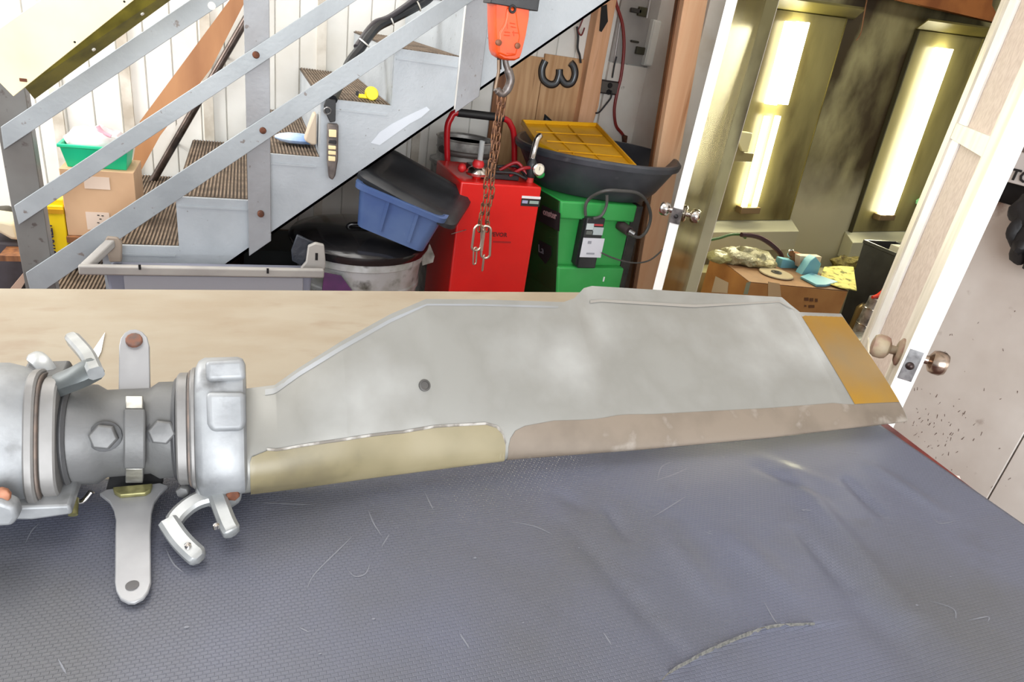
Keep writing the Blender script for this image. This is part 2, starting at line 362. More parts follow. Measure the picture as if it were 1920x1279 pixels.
# ------------------------------------------------------------------ work table
t = thing('work_table', 'work table with beige plywood top and dark red steel frame under the propeller', 'table', (0, .8, 0))
PLY = mat('ply_top', rgb(158, 147, 129), .65, c2=rgb(150, 136, 116), scale=3.5, stretch=(1.4, 3.0, 1), c3=rgb(138, 118, 98), scale3=4.6, lo3=.58, hi3=.8, bump=.03, bscale=40)
MB().box((-1.5, .05, .878), (1.152, 1.46, .899)).build('table_top', PLY, t, bevel=.002)
REDF = mat('red_frame', rgb(92, 22, 20), .45, c2=rgb(120, 50, 40), scale=30)
FR = MB(); FR.box((1.152, .05, .80), (1.178, 1.44, .872)); FR.box((-1.5, .07, .80), (1.152, .10, .872)); FR.box((-1.5, 1.40, .80), (1.152, 1.43, .872)); FR.box((-1.5, .05, .80), (-1.47, 1.44, .872))
FR.prism([(1.152, .80, .872), (1.196, .81, .872), (1.163, .50, .872), (1.152, .40, .872)], (0, 0, .026)); FR.build('frame', REDF, t)
for a in (-1.45, 1.1):
    for b in (.12, 1.36): MB().box((a, b, 0), (a + .05, b + .05, .80)).build('leg', REDF, t, bevel=.003)

# ------------------------------------------------------------------ rubber mat
def mat_rubber():
    m = bpy.data.materials.new('mat_rubber'); m.use_nodes = True; nt = m.node_tree; N = nt.nodes; L = nt.links; b = N['Principled BSDF']
    tc = N.new('ShaderNodeTexCoord'); mp = N.new('ShaderNodeMapping'); L.new(tc.outputs['Object'], mp.inputs[0])
    br = N.new('ShaderNodeTexBrick'); br.inputs['Scale'].default_value = 1.0; br.inputs['Brick Width'].default_value = .0070; br.inputs['Row Height'].default_value = .0044
    br.inputs['Mortar Size'].default_value = .0007; br.inputs['Mortar Smooth'].default_value = .7; br.offset = .5
    br.inputs['Color1'].default_value = (1, 1, 1, 1); br.inputs['Color2'].default_value = (.9, .9, .9, 1); br.inputs['Mortar'].default_value = (0, 0, 0, 1)
    L.new(mp.outputs[0], br.inputs['Vector'])
    n = N.new('ShaderNodeTexNoise'); n.inputs['Scale'].default_value = 2.2; n.inputs['Detail'].default_value = 5; L.new(mp.outputs[0], n.inputs['Vector'])
    mr = N.new('ShaderNodeMapRange'); mr.inputs[1].default_value = .42; mr.inputs[2].default_value = .62; L.new(n.outputs['Fac'], mr.inputs[0])
    mx = N.new('ShaderNodeMix'); mx.data_type = 'RGBA'; mx.inputs[6].default_value = rgb(90, 93, 108); mx.inputs[7].default_value = rgb(84, 85, 90); L.new(mr.outputs[0], mx.inputs[0])
    n2 = N.new('ShaderNodeTexNoise'); n2.inputs['Scale'].default_value = 5; n2.inputs['Detail'].default_value = 8; n2.inputs['Roughness'].default_value = .7; L.new(mp.outputs[0], n2.inputs['Vector'])
    m2r = N.new('ShaderNodeMapRange'); m2r.inputs[1].default_value = .60; m2r.inputs[2].default_value = .78; m2r.inputs[4].default_value = .5; L.new(n2.outputs['Fac'], m2r.inputs[0])
    m2 = N.new('ShaderNodeMix'); m2.data_type = 'RGBA'; L.new(mx.outputs[2], m2.inputs[6]); m2.inputs[7].default_value = rgb(66, 65, 64); L.new(m2r.outputs[0], m2.inputs[0])
    L.new(m2.outputs[2], b.inputs['Base Color'])
    rr_ = N.new('ShaderNodeMapRange'); rr_.inputs[3].default_value = .27; rr_.inputs[4].default_value = .42; L.new(n.outputs['Fac'], rr_.inputs[0]); L.new(rr_.outputs[0], b.inputs['Roughness']); b.inputs['Specular IOR Level'].default_value = .42
    bp = N.new('ShaderNodeBump'); bp.inputs['Strength'].default_value = .65; bp.inputs['Distance'].default_value = .0008
    L.new(br.outputs['Color'], bp.inputs['Height']); L.new(bp.outputs[0], b.inputs['Normal'])
    return m
MATR = mat_rubber()
# wrinkles: (px a, px b, width m, height m)
WR = [((1060, 985), (1290, 1250), .012, -.0016), ((1140, 960), (1170, 1010), .010, -.003), ((1480, 890), (1700, 1150), .02, .004), ((1500, 1000), (1590, 1100), .012, -.004),
      ((1430, 860), (1560, 910), .014, .0012), ((1420, 880), (1540, 930), .012, -.0018), ((1590, 905), (1650, 965), .010, -.004), ((1640, 880), (1760, 960), .016, .003),
      ((1560, 1080), (1720, 1250), .025, -.003), ((1380, 1010), (1480, 1110), .022, .003), ((1250, 1000), (1330, 1110), .02, .003), ((1050, 930), (1090, 955), .012, -.002)]
WRW = [(P(*a, z=.905), P(*b, z=.905), w_, h * 1.7) for a, b, w_, h in WR]
TEAR = [P(*q, z=.905) for q in ((1225, 1300), (1262, 1262), (1330, 1225), (1400, 1195), (1450, 1180), (1525, 1176))]
def mz(x, y):
    z = .9075 + .0014 * noise.noise(Vector((x * 5, y * 5, .3)))
    for a, b, w_, h in WRW:
        ax, ay = a.x, a.y; dx, dy = b.x - ax, b.y - ay; L2 = dx * dx + dy * dy
        tt = ((x - ax) * dx + (y - ay) * dy) / L2; tc = max(0, min(1, tt)); d2 = (x - ax - dx * tc) ** 2 + (y - ay - dy * tc) ** 2
        z += h * math.exp(-d2 / (w_ * w_)) * (0.55 + .45 * math.sin(PI * tc))
    best = 1e9; sd = 0
    for i in range(len(TEAR) - 1):
        a, b = TEAR[i], TEAR[i + 1]; dx, dy = b.x - a.x, b.y - a.y; tc = max(0, min(1, ((x - a.x) * dx + (y - a.y) * dy) / (dx * dx + dy * dy)))
        d = math.hypot(x - a.x - dx * tc, y - a.y - dy * tc)
        if d < best: best = d; sd = dx * (y - a.y) - dy * (x - a.x)
    if sd > 0: z += .0032 * math.exp(-best / .03)
    else: z += -.0005 * math.exp(-best / .02)
    return z
nx, ny = 300, 150; vs = []; fs = []
def yback(x): return .768 + max(0, (.9 - x)) * .030
for j in range(ny + 1):
    for i in range(nx + 1):
        x = -1.25 + (1.152 + 1.25) * i / nx; y0 = .10; y1 = yback(x); y = y0 + (y1 - y0) * j / ny
        vs.append((x, y, mz(x, y)))
for j in range(ny):
    for i in range(nx):
        a = j * (nx + 1) + i; fs.append((a, a + 1, a + nx + 2, a + nx + 1))
me = bpy.data.meshes.new('rubber_mat'); me.from_pydata(vs, [], fs); me.materials.append(MATR)
for p in me.polygons: p.use_smooth = True
rm = bpy.data.objects.new('rubber_mat', me); COL.objects.link(rm)
so = rm.modifiers.new('solid', 'SOLIDIFY'); so.thickness = .0035; so.offset = -1
tag(rm, 'wrinkled dark grey rubber mat with fine ribs covering the front of the work table', 'mat')
m = MB(); pr = []
TS = spline(TEAR, 8)
for i, p in enumerate(TS):
    wdt = .0003 + .0013 * math.sin(PI * min(1, i / len(TS))) * (.7 + .5 * noise.noise(Vector((i * .9, 0, 0))))
    d = (TS[min(i + 1, len(TS) - 1)] - TS[max(i - 1, 0)]).normalized(); q = Vector((-d.y, d.x, 0))
    pr.append((p + q * wdt, p - q * wdt))
for i in range(len(pr) - 1):
    q4 = [pr[i][0], pr[i + 1][0], pr[i + 1][1], pr[i][1]]
    m.quad([(a.x, a.y, mz(a.x, a.y) + .0022) for a in q4])
m.build('tear', mat('tear_dark', rgb(104, 102, 96), .8, c2=rgb(66, 66, 64), scale=300), rm, label='rough torn slit in the mat')
# scuffs: thin worn lines
SC = [[(575, 1110), (590, 1080), (640, 1030), (662, 1008)], [(650, 1070), (665, 1085), (685, 1080), (694, 1060)], [(1225, 905), (1262, 893), (1290, 880)], [(1232, 900), (1240, 878), (1262, 868)],
      [(1220, 975), (1252, 955), (1285, 934)], [(795, 925), (806, 948), (812, 960)], [(955, 982), (1000, 990), (1035, 1006)], [(1740, 1130), (1785, 1145), (1790, 1165)], [(1810, 1168), (1850, 1160), (1850, 1170)],
      [(1745, 970), (1760, 985), (1790, 980)], [(310, 1030), (325, 1060), (345, 1078)], [(48, 1025), (60, 1000), (75, 985)], [(1430, 1130), (1448, 1165), (1455, 1175)], [(1590, 850), (1620, 853)], [(470, 945), (540, 948), (590, 950)],
      [(690, 960), (700, 985), (716, 1010)], [(1130, 1190), (1146, 1215)], [(560, 1180), (580, 1190)], [(860, 1190), (880, 1220)], [(110, 1240), (125, 1268)], [(715, 1030), (730, 1005)], [(1320, 1000), (1335, 1006)], [(1500, 958), (1520, 962)]]
m = MB()
for s_ in SC:
    pp = spline([P(u, v, z=.905) for u, v in s_], 4); n = len(pp)
    for i in range(n - 1):
        d = (pp[i + 1] - pp[i]).normalized(); q = Vector((-d.y, d.x, 0)); w0 = .0008 * math.sin(PI * (i + .3) / n); w1 = .0008 * math.sin(PI * (i + 1.3) / n)
        if i == n - 2: w1 = .0001
        m.quad([(a.x, a.y, mz(a.x, a.y) + .0005) for a in (pp[i] + q * w0, pp[i + 1] + q * w1, pp[i + 1] - q * w1, pp[i] - q * w0)])
for u, v in ((1330, 1000), (1085, 1030), (1505, 960), (1270, 1028), (1355, 860), (1024, 890), (980, 1172), (1716, 1140), (1882, 1085), (1780, 1085), (812, 955), (1400, 1080), (700, 1165), (350, 1180), (470, 1090), (600, 1230), (890, 1050)):
    c = P(u, v, z=.905); r = random.uniform(.0008, .002)
    m.quad([(c.x + r * math.cos(a) * 1.5, c.y + r * math.sin(a), mz(c.x, c.y) + .0007) for a in (0, 1.2, 2.2, 3.3, 4.4, 5.3)])
o = m.build('scuff', mat('scuff', rgb(120, 122, 130), .7), rm, label='pale scratches and specks'); o['kind'] = 'stuff'

# ------------------------------------------------------------------ propeller
t = thing('propeller', 'aircraft propeller hub with grey aluminium blade and yellow tip band lying on the table', 'propeller', (-.13, .78, .9))
ALU = mat('blade_alu', rgb(138, 137, 132), .42, .3, c2=rgb(123, 121, 115), scale=5, c3=rgb(163, 163, 160), scale3=5, lo3=.48, hi3=.72, detail=8, bump=.02, bscale=60)
CAST = mat('cast_alu', rgb(156, 158, 160), .5, .3, c2=rgb(128, 130, 132), scale=16, bump=.06, bscale=70, c3=rgb(104, 104, 104), scale3=22, lo3=.6, hi3=.75)
HUBG = mat('hub_grey', rgb(106, 106, 106), .5, .2, c2=rgb(92, 92, 91), scale=10, bump=.06, bscale=120)
HUBD = mat('hub_dark', rgb(82, 82, 83), .55, .2, c2=rgb(66, 66, 68), scale=14, bump=.06, bscale=120)
TEpx = [((470, 728), 1.035), ((515, 722), 1.04), ((560, 690), 1.06), ((640, 640), 1.09), ((730, 590), 1.115), ((798, 561), 1.13), ((900, 562), 1.122), ((1056, 567), 1.105),
        ((1076, 560), 1.107), ((1094, 541), 1.113), ((1109, 537), 1.114), ((1308, 549), 1.097), ((1465, 558), 1.085), ((1480, 571), 1.078), ((1499, 586), 1.068), ((1578, 589), 1.054)]
TEw = [P(*p, z=z) for p, z in TEpx]
LEpx = [((455, 925), .922), ((700, 893), .925), ((948, 862), .926), ((1200, 843), .928), ((1450, 820), .929), ((1701, 790), .930)]
LEw = [P(*p, z=z) for p, z in LEpx]
tx = [p.x for p in TEw]; ty = [p.y for p in TEw]; tz = [p.z for p in TEw]
tx[0] = min(tx[0], -.005)
lx = [p.x for p in LEw]; ly = [p.y for p in LEw]; lz = [p.z for p in LEw]
XT = lx[-1]
tx[-1] = XT
def blade(x, u, off=0.0):
    x_ = x
    Lp = Vector((x, np.interp(x, lx, ly), np.interp(x, lx, lz))); Tp = Vector((x, np.interp(x, tx, ty), np.interp(x, tx, tz)))
    c = Tp - Lp; ch = c.length; c.normalize(); n = Vector((0, -c.z, c.y))
    if n.z < 0: n = -n
    tc = float(np.interp(x, [0, .06, .2, .45, 1.2], [.105, .085, .05, .032, .018]))
    q = abs(u); s = min(1, q * q)
    h = 5 * tc * (.2969 * math.sqrt(s) - .1260 * s - .3516 * s * s + .2843 * s ** 3 - .1015 * s ** 4)
    h = h + .0012 * (s > 0.98)
    if u < 0: h = -h * .7
    return Lp + c * (ch * s) + n * (h + (off if u >= 0 else -off)) + (-c * off if s < .02 else Vector())
xs = sorted(set([-.014] + [round(v, 4) for v in tx + list(np.linspace(tx[0], XT, 70))]))
us = [-1 + 2 * k / 44 for k in range(45)]
m = MB(); m.loft([[blade(x, u) for u in us] for x in xs], cap=True)
m.build('blade', ALU, t, smooth=True, label='grey aluminium blade with a worn satin skin')
def solve(px, guess):
    x, u = guess
    for _ in range(14):
        f0 = Q(blade(x, u)) - px; fx = (Q(blade(x + 1e-3, u)) - px - f0) / 1e-3; fu = (Q(blade(x, u + 1e-3)) - px - f0) / 1e-3
        J = np.array([fx, fu]).T
        try: d = np.linalg.solve(J, f0)
        except Exception: break
        x -= float(np.clip(d[0], -.08, .08)); u -= float(np.clip(d[1], -.12, .12)); u = max(.05, min(.985, u)); x = max(tx[0] + .001, min(XT - .001, x))
    return x, u
def patch(name, low, high, mt, off, label, nu=10, nv=8):
    # low / high: lists of (px or ('u',x?)) with the same length, each solved on the blade surface
    A = []; B = []
    for q in low: A.append(q if isinstance(q, str) else solve(np.array(q, float), (float(np.interp(q[0], [455, 1700], [0, XT])), .3)))
    for q in high: B.append(solve(np.array(q, float), (float(np.interp(q[0], [455, 1700], [0, XT])), .4)))
    A = [(b[0], -.30) if isinstance(a, str) else a for a, b in zip(A, B)]
    def res(L): 
        out = []
        for i in range(len(L) - 1):
            for k in range(nu): f = k / nu; out.append((L[i][0] * (1 - f) + L[i + 1][0] * f, L[i][1] * (1 - f) + L[i + 1][1] * f))
        out.append(L[-1]); return out
    A = res(A); B = res(B); rings = []
    for a, b in zip(A, B):
        rings.append([blade(a[0] * (1 - k / nv) + b[0] * k / nv, a[1] * (1 - k / nv) + b[1] * k / nv, off) for k in range(nv + 1)])
    return MB().loft(rings, cap=False, closed=False).build(name, mt, t, smooth='all', label=label)
BOOT = mat('boot_rubber', rgb(136, 126, 99), .38, c2=rgb(118, 109, 82), scale=7, c3=rgb(96, 88, 70), scale3=7, lo3=.6, hi3=.76)
boot_hi = [(462, 868), (472, 857), (501, 845), (629, 829), (753, 813), (854, 800), (911, 797), (930, 803), (941, 815), (947, 835)]
patch('deicing_boot', ['u'] * len(boot_hi), boot_hi, BOOT, .0022, 'olive tan rubber boot along the shank edge', nu=8, nv=16)
EROS = mat('edge_strip', rgb(126, 114, 101), .5, .2, c2=rgb(108, 97, 85), scale=10, c3=rgb(142, 134, 124), scale3=20, lo3=.6, hi3=.7)
le_hi = [(953, 838), (957, 822), (966, 808), (984, 799), (1039, 789), (1225, 777), (1450, 765), (1600, 759), (1686, 755)]
patch('edge_strip', ['u'] * len(le_hi), le_hi, EROS, .0008, 'brownish worn strip along the leading edge', nu=8, nv=14)
YEL = mat('tip_yellow', rgb(144, 106, 18), .45, c2=rgb(134, 96, 18), scale=5, c3=rgb(118, 98, 66), scale3=3.0, lo3=.55, hi3=.75)
patch('tip_band', [(1602, 758), (1640, 756), (1688, 754)], [(1500, 589), (1540, 590), (1577, 591)], YEL, .0007, 'mustard yellow painted tip band', nu=6, nv=26)
patch('trailing_highlight', [(497, 741), (560, 706), (640, 657), (730, 606), (800, 573), (1046, 578)], [(497, 729), (560, 693), (640, 644), (730, 594), (800, 565), (1046, 571)], mat('bevel_highlight', rgb(148, 150, 153), .42, .3, c2=rgb(138, 139, 138), scale=9), .0009, 'highlight painted as a brighter band along the trailing edge', nu=8, nv=2)  # edge highlight painted on as a brighter strip
patch('boot_highlight', boot_hi[2:], [(u - 1 + 3 * (k > 4), v - 5) for k, (u, v) in enumerate(boot_hi[2:])], mat('boot_highlight_pale', rgb(166, 162, 156), .6, c2=rgb(112, 106, 98), scale=38, lo=.45, hi=.55), .0014, 'ragged pale highlight painted along the boot edge', nu=8, nv=1)  # pale line paints the highlight along the boot's upper edge
# trim tab crease
patch('tab_crease', [(1106, 569), (1300, 577), (1490, 583)], [(1106, 564), (1300, 572), (1488, 578)], mat('crease', rgb(150, 146, 140), .45, .3), .0012, None, nu=10, nv=2)
x, u = solve(np.array((796., 723.)), (.22, .7)); c = blade(x, u, .0005); c2 = blade(x, u + .02, .0005)
nb = (blade(x + .01, u) - c).cross(c2 - c).normalized()
if nb.z < 0: nb = -nb
o = MB().lathe((0, 0, 0), [(.0085, -.001), (.0085, .0012), (.006, .0016), (.0055, .0004)], 20).build('plug', mat('plug', rgb(88, 86, 84), .5, .6), t, smooth=True)
o.parent = None; o.rotation_euler = nb.to_track_quat('Z', 'Y').to_euler(); o.location = c; adopt(o, t)
# shank
AX = Vector((0, .785, .987))
def ring(x, r, n=40, sy=1, sz=1, cy=0, cz=0): return [(x, AX.y + cy + r * sy * math.cos(2 * PI * k / n), AX.z + cz + r * sz * math.sin(2 * PI * k / n)) for k in range(n)]
MB().loft([ring(-.03, .053), ring(-.007, .052, cy=-.004)]).build('shank', ALU, t, smooth=True)
# hub barrel between the clamps
FA = math.radians(147)
def bring(x, a, p=4.5, n=56, zmin=.9065):
    o = []
    for k in range(n):
        th = 2 * PI * k / n; d = (th - FA + PI) % (2 * PI) - PI
        if abs(d) < PI / 2:
            bx = a / (abs(math.cos(d)) ** p + abs(math.sin(d)) ** p) ** (1 / p)
            bx = a + (bx - a) * .8
        else: bx = a
        o.append((x, AX.y + bx * math.cos(th), max(zmin, AX.z + bx * math.sin(th))))
    return o
def bhub(x0, x1, a, name, m_, b=.002, p=4.5):
    return MB().loft([bring(x0, a - b, p), bring(x0 + b, a, p), bring(x1 - b, a, p), bring(x1, a - b, p)]).build(name, m_, t, smooth=True)
def hub(x0, x1, r0, r1=None, m_=HUBG, name='hub_barrel', **k):
    r1 = r1 or r0; b = .003
    return MB().loft([ring(x0, r0 - b, **k), ring(x0 + b, r0, **k), ring(x1 - b, r1, **k), ring(x1, r1 - b, **k)]).build(name, m_, t, smooth=True)
def X(u, v=830, z=1.02): return P(u, v, z=z).x
MB().loft([ring(-.205, .060), ring(-.175, .060), ring(-.165, .053), ring(-.118, .053), ring(-.108, .060), ring(-.083, .060)]).build('hub_barrel', HUBG, t, smooth=True)
FLG = mat('flange_grey', rgb(136, 134, 132), .45, .3, c2=rgb(116, 114, 112), scale=16)
SEAL = mat('seal_ring', rgb(128, 112, 102), .6, .4, c2=rgb(96, 90, 86), scale=40)
hub(-.203, -.196, .066, m_=HUBD, name='hub_shoulder'); hub(-.090, -.083, .066, m_=HUBD, name='hub_shoulder')
bhub(-.084, -.071, .070, 'clamp_flange', FLG); bhub(-.0715, -.0685, .073, 'seam_gasket', SEAL, .0008); bhub(-.069, -.062, .076, 'clamp_flange', FLG)
bhub(-.219, -.203, .072, 'clamp_flange', FLG); bhub(-.2215, -.2185, .076, 'seam_gasket', SEAL, .0008); bhub(-.231, -.221, .080, 'clamp_flange', FLG)
MB().loft([bring(-.063, .078), bring(-.060, .084), bring(-.054, .0875), bring(-.016, .0875), bring(-.010, .085), bring(-.007, .078)]).build('blade_clamp', CAST, t, smooth=True)
MB().loft([bring(-.230, .078, 2.6), bring(-.240, .082, 2.6), bring(-.262, .089, 2.6), bring(-.33, .091, 2.4), bring(-.40, .088, 2.4), bring(-.42, .07, 2.4)]).build('blade_clamp', CAST, t, smooth=True)
FN = Vector((0, math.cos(FA), math.sin(FA)))
def fplane(off): return Vector((0, AX.y, AX.z)) + FN * off
def pad(px, off, th, nm, m_, bev=.003):
    A = fplane(off); pts = []
    for u, v in px:
        r = Vector(ray(u, v)); c = Vector(CAM); pts.append(c + r * ((A - c).dot(FN) / r.dot(FN)))
    return MB().prism(pts, FN * -th).build(nm, m_, t, bevel=bev, seg=4)
pad(((386, 735), (460, 735), (462, 790), (456, 808), (396, 810), (388, 795)), .094, .012, 'clamp_lug', CAST, .006)
pad(((384, 676), (458, 672), (461, 712), (386, 716)), .091, .012, 'clamp_lug', CAST, .006)
MB().loft([ring(-.36, .06), ring(-.62, .05)]).build('shank', ALU, t, smooth=True)
# clamp band bolts and feet
def bolt(c, d, r, h, m_, name='bolt', n=6):
    d = Vector(d).normalized(); a = d.orthogonal().normalized(); b = d.cross(a)
    rg = lambda s, hh: [Vector(c) + (a * math.cos(2 * PI * k / n) + b * math.sin(2 * PI * k / n)) * r * s + d * hh for k in range(n)]
    return MB().loft([rg(1, 0), rg(1, h * .8), rg(.86, h)]).build(name, m_, t, bevel=.0005)
BOLTM = mat('bolt_grey', rgb(112, 112, 112), .5, .25, c2=rgb(94, 94, 94), scale=50)
for u, v in ((193, 820), (303, 811)):
    p = P(u, v, y=.728); dd = Vector((0, p.y - AX.y, p.z - AX.z)).normalized(); sp = Vector((p.x, AX.y, AX.z)) + dd * .053
    MB().lathe((0, 0, 0), [(.0175, 0), (.0175, .003), (.015, .004)], 20).build('washer', HUBD, t, smooth=True).location
    w_ = COL.objects[-1]
    w_.parent = None; w_.rotation_euler = dd.to_track_quat('Z', 'Y').to_euler(); w_.location = sp; adopt(w_, t)
    bolt(sp + dd * .003, dd, .0150, .011, BOLTM)
# central block and straps
def onhub(u, v, r):
    rr0 = ray(u, v); a = rr0[1] ** 2 + rr0[2] ** 2; oy, oz = -AX.y, 1.5 - AX.z
    b = 2 * (rr0[1] * oy + rr0[2] * oz); c = oy * oy + oz * oz - r * r; dsc = max(0, b * b - 4 * a * c)
    tt = (-b - math.sqrt(dsc)) / (2 * a); return Vector(CAM + rr0 * tt)
pb = [onhub(u, v, .0645) for u, v in ((231, 768), (273, 768), (272, 878), (229, 878))]
inw = Vector((0, AX.y - pb[0].y, AX.z - pb[0].z)).normalized() * .02
blk = []
for k in range(9):
    f = k / 8; v = 766 + (880 - 766) * f; blk.append((onhub(231, v, .067), onhub(272, v, .067)))
m = MB()
m.loft([[a, b, b + (Vector((b.x, AX.y, AX.z)) - b) * .3, a + (Vector((a.x, AX.y, AX.z)) - a) * .3] for a, b in blk]).build('centre_block', HUBG, t, bevel=.002)
for v0, v1, nm in ((742, 766, 'block_end'), (880, 906, 'block_end')):
    a, b, c, d = onhub(235, v0, .0615), onhub(268, v0, .0615), onhub(268, v1, .0615), onhub(235, v1, .0615)
    n_ = (Vector((0, AX.y, AX.z)) - Vector((0, a.y, a.z))).normalized() * .012
    MB().prism([a, b, c, d], n_).build(nm, mat('alu_bright', rgb(176, 174, 168), .35, .6, c2=rgb(140, 138, 132), scale=60), t, bevel=.001)
STRAP = mat('strap_alu', rgb(158, 158, 160), .42, .3, c2=rgb(138, 138, 140), scale=10, c3=rgb(184, 184, 186), scale3=8, detail=7, lo3=.55, hi3=.75)
# upper strap: plate in a plane facing the camera-ish (tilted)
def plate(px, A, nrm, th, name, m_, bev=.0012, label=None):
    # px polygon unprojected on the plane through A with normal nrm
    nrm = Vector(nrm).normalized(); pts = []
    for u, v in px:
        r = Vector(ray(u, v)); c = Vector(CAM); tt = (Vector(A) - c).dot(nrm) / r.dot(nrm); pts.append(c + r * tt)
    return MB().prism(pts, -nrm * th if nrm.dot(Vector(ray(*px[0]))) < 0 else nrm * th).build(name, m_, t, bevel=bev, label=label)
up_px = [(222, 748), (223, 648), (226, 634), (233, 624), (243, 618), (255, 617), (267, 622), (276, 632), (280, 648), (282, 748)]
plate(up_px, P(252, 745, y=.80), (0, -.55, .84), .006, 'upper_strap', STRAP, label='upright strap with a rusty bolt at its rounded end')
p = P(253, 632, y=.80)
nrm = Vector((0, -.55, .84)).normalized(); A = P(252, 745, y=.80); r = Vector(ray(252, 640)); c = Vector(CAM) + r * ((A - Vector(CAM)).dot(nrm) / r.dot(nrm))
bolt(c + nrm * .0, nrm, .0098, .006, mat('rust_bolt', rgb(128, 84, 66), .7, .3, c2=rgb(96, 80, 74), scale=90), 'rusty_bolt', n=12)
lo_px = [(186, 925), (200, 917), (250, 912), (300, 905), (315, 910), (300, 925), (289, 942), (284, 962), (282, 1000), (283, 1092), (278, 1108), (268, 1121), (252, 1129), (240, 1129), (226, 1122), (218, 1108), (215, 1092), (216, 1000), (217, 975), (213, 955), (205, 940)]
plate(lo_px, P(248, 1128, z=.916), (0, -.10, .99), .005, 'lower_strap', STRAP, label='broad pale strap reaching forward over the mat')
nl = Vector((0, -.10, .99)).normalized(); A = P(248, 1128, z=.916)
def onpl(u, v, A, n):
    r = Vector(ray(u, v)); return Vector(CAM) + r * ((A - Vector(CAM)).dot(n) / r.dot(n))
c = onpl(248, 1098, A, nl); MB().lathe(c, [(.0065, -.003), (.0065, .0008), (.0045, .001)], 18).build('strap_hole', mat('hole_grey', rgb(92, 90, 90), .7), t, smooth=True)
GOLD = mat('gold_clip', rgb(150, 146, 100), .35, .6, c2=rgb(110, 106, 70), scale=50)
clp = [(211, 913), (286, 906), (282, 918), (272, 924), (225, 928), (214, 922)]
plate(clp, onpl(250, 915, A, nl) + nl * .006, nl, .006, 'clip', GOLD)
# support under strap root joining hub
a = onpl(250, 912, A, nl); MB().box((a.x - .03, a.y - .005, a.z - .012), (a.x + .03, AX.y, a.z - .004)).build('strap_root', HUBD, t, bevel=.001)
# forks
def bent(px_z, w_, th, name, m_):
    """flat bar following a centre line of (u,v,z) points"""
    c = [P(u, v, z=z) for u, v, z in px_z]; c = spline(c, 5); rings = []
    n = len(c)
    for i, p in enumerate(c):
        d = (c[min(i + 1, n - 1)] - c[max(i - 1, 0)]).normalized(); s = d.cross(Vector((0, -.45, .9))).normalized(); q = s.cross(d)
        f = 1.0
        if i > n - 4: f = (1, .86, .5)[i - (n - 3)] if i - (n - 3) >= 0 else 1
        ww = w_ * f; tt = th * (.6 + .4 * f)
        rings.append([p + s * ww * a + q * tt * b for a, b in ((1, -.6), (1, .6), (.6, 1), (-.6, 1), (-1, .6), (-1, -.6), (-.6, -1), (.6, -1))])
    return MB().loft(rings).build(name, m_, t, smooth=True)
FK = mat('fork_cast', rgb(170, 172, 172), .36, .5, c2=rgb(140, 142, 142), scale=14, bump=.05, bscale=80)
MB().prism([P(u, v, y=.70) for u, v in ((372, 905), (458, 900), (452, 945), (430, 960), (395, 955), (362, 945))], (0, .055, 0)).build('fork_base', FK, t, bevel=.006, seg=3)
bent([(425, 925, .945), (372, 938, .938), (338, 962, .932), (322, 985, .928)], .0095, .008, 'fork_arm', FK)
bent([(316, 980, .930), (335, 1008, .926), (355, 1030, .922), (376, 1048, .918)], .0105, .0085, 'fork_prong', FK)
bent([(405, 925, .945), (418, 960, .938), (428, 985, .932), (437, 1001, .928)], .0098, .0085, 'fork_prong', FK)
for u, v, z in ((352, 1022, .932), (405, 985, .945)): MB().lathe(P(u, v, z=z), [(.0035, -.004), (.0035, .001), (.001, .003)], 10).build('pin', CHROME, t, smooth=True)
bolt(P(437, 925, y=.695), (0, -1, .1), .008, .006, RUST); bolt(P(345, 918, y=.72), (-.2, -1, .1), .008, .008, BOLTM)
FKD = mat('fork_dark', rgb(112, 116, 116), .45, .5, c2=rgb(88, 92, 92), scale=14)
bent([(110, 722, 1.06), (150, 705, 1.075), (188, 685, 1.085)], .013, .010, 'fork_arm', FKD)
bent([(180, 700, 1.085), (166, 670, 1.085), (148, 648, 1.08), (133, 632, 1.075)], .008, .0075, 'fork_prong', FK)
bent([(98, 722, 1.045), (92, 700, 1.06), (78, 680, 1.07), (62, 668, 1.07)], .009, .006, 'fork_prong', FK)
MB().prism([P(u, v, y=.79) for u, v in ((32, 730), (35, 708), (118, 705), (128, 722), (126, 745), (30, 745))], (0, .04, 0)).build('fork_base', HUBG, t, bevel=.003)
MB().prism([P(u, v, y=.66) for u, v in ((-70, 940), (0, 942), (28, 952), (34, 972), (24, 988), (-70, 994))], (0, .02, 0)).build('clamp_foot', CAST, t, bevel=.005, seg=3)
MB().prism([P(u, v, y=.69) for u, v in ((-70, 940), (20, 952), (130, 948), (136, 965), (60, 976), (-60, 976))], (0, .06, 0)).build('clamp_foot', CAST, t, bevel=.003)
bolt(P(3, 928, y=.672), (0, -1, .3), .009, .005, mat('copper', rgb(150, 100, 74), .5, .4), n=10)
MB().tube([P(137, 966, z=.93), P(139, 935, z=.94)], .005).build('grease_fitting', GOLD, t, smooth=True)
MB().tube(spline([P(142, 940, z=.93), P(156, 940, z=.93), P(172, 922, z=.94)], 4), .0035).build('grease_fitting', CHROME, t, smooth=True)

# white scrap of paper under the fork
sc = MB().prism([P(u, v, z=.9) for u, v in ((197, 624), (190, 660), (170, 700), (171, 764), (160, 765), (146, 745), (146, 700))], (0, 0, .0012)).build('paper_scrap', mat('paper', rgb(246, 244, 240), .7))
tag(sc, 'small white triangular paper scrap lying on plywood behind the left propeller fork', 'paper')

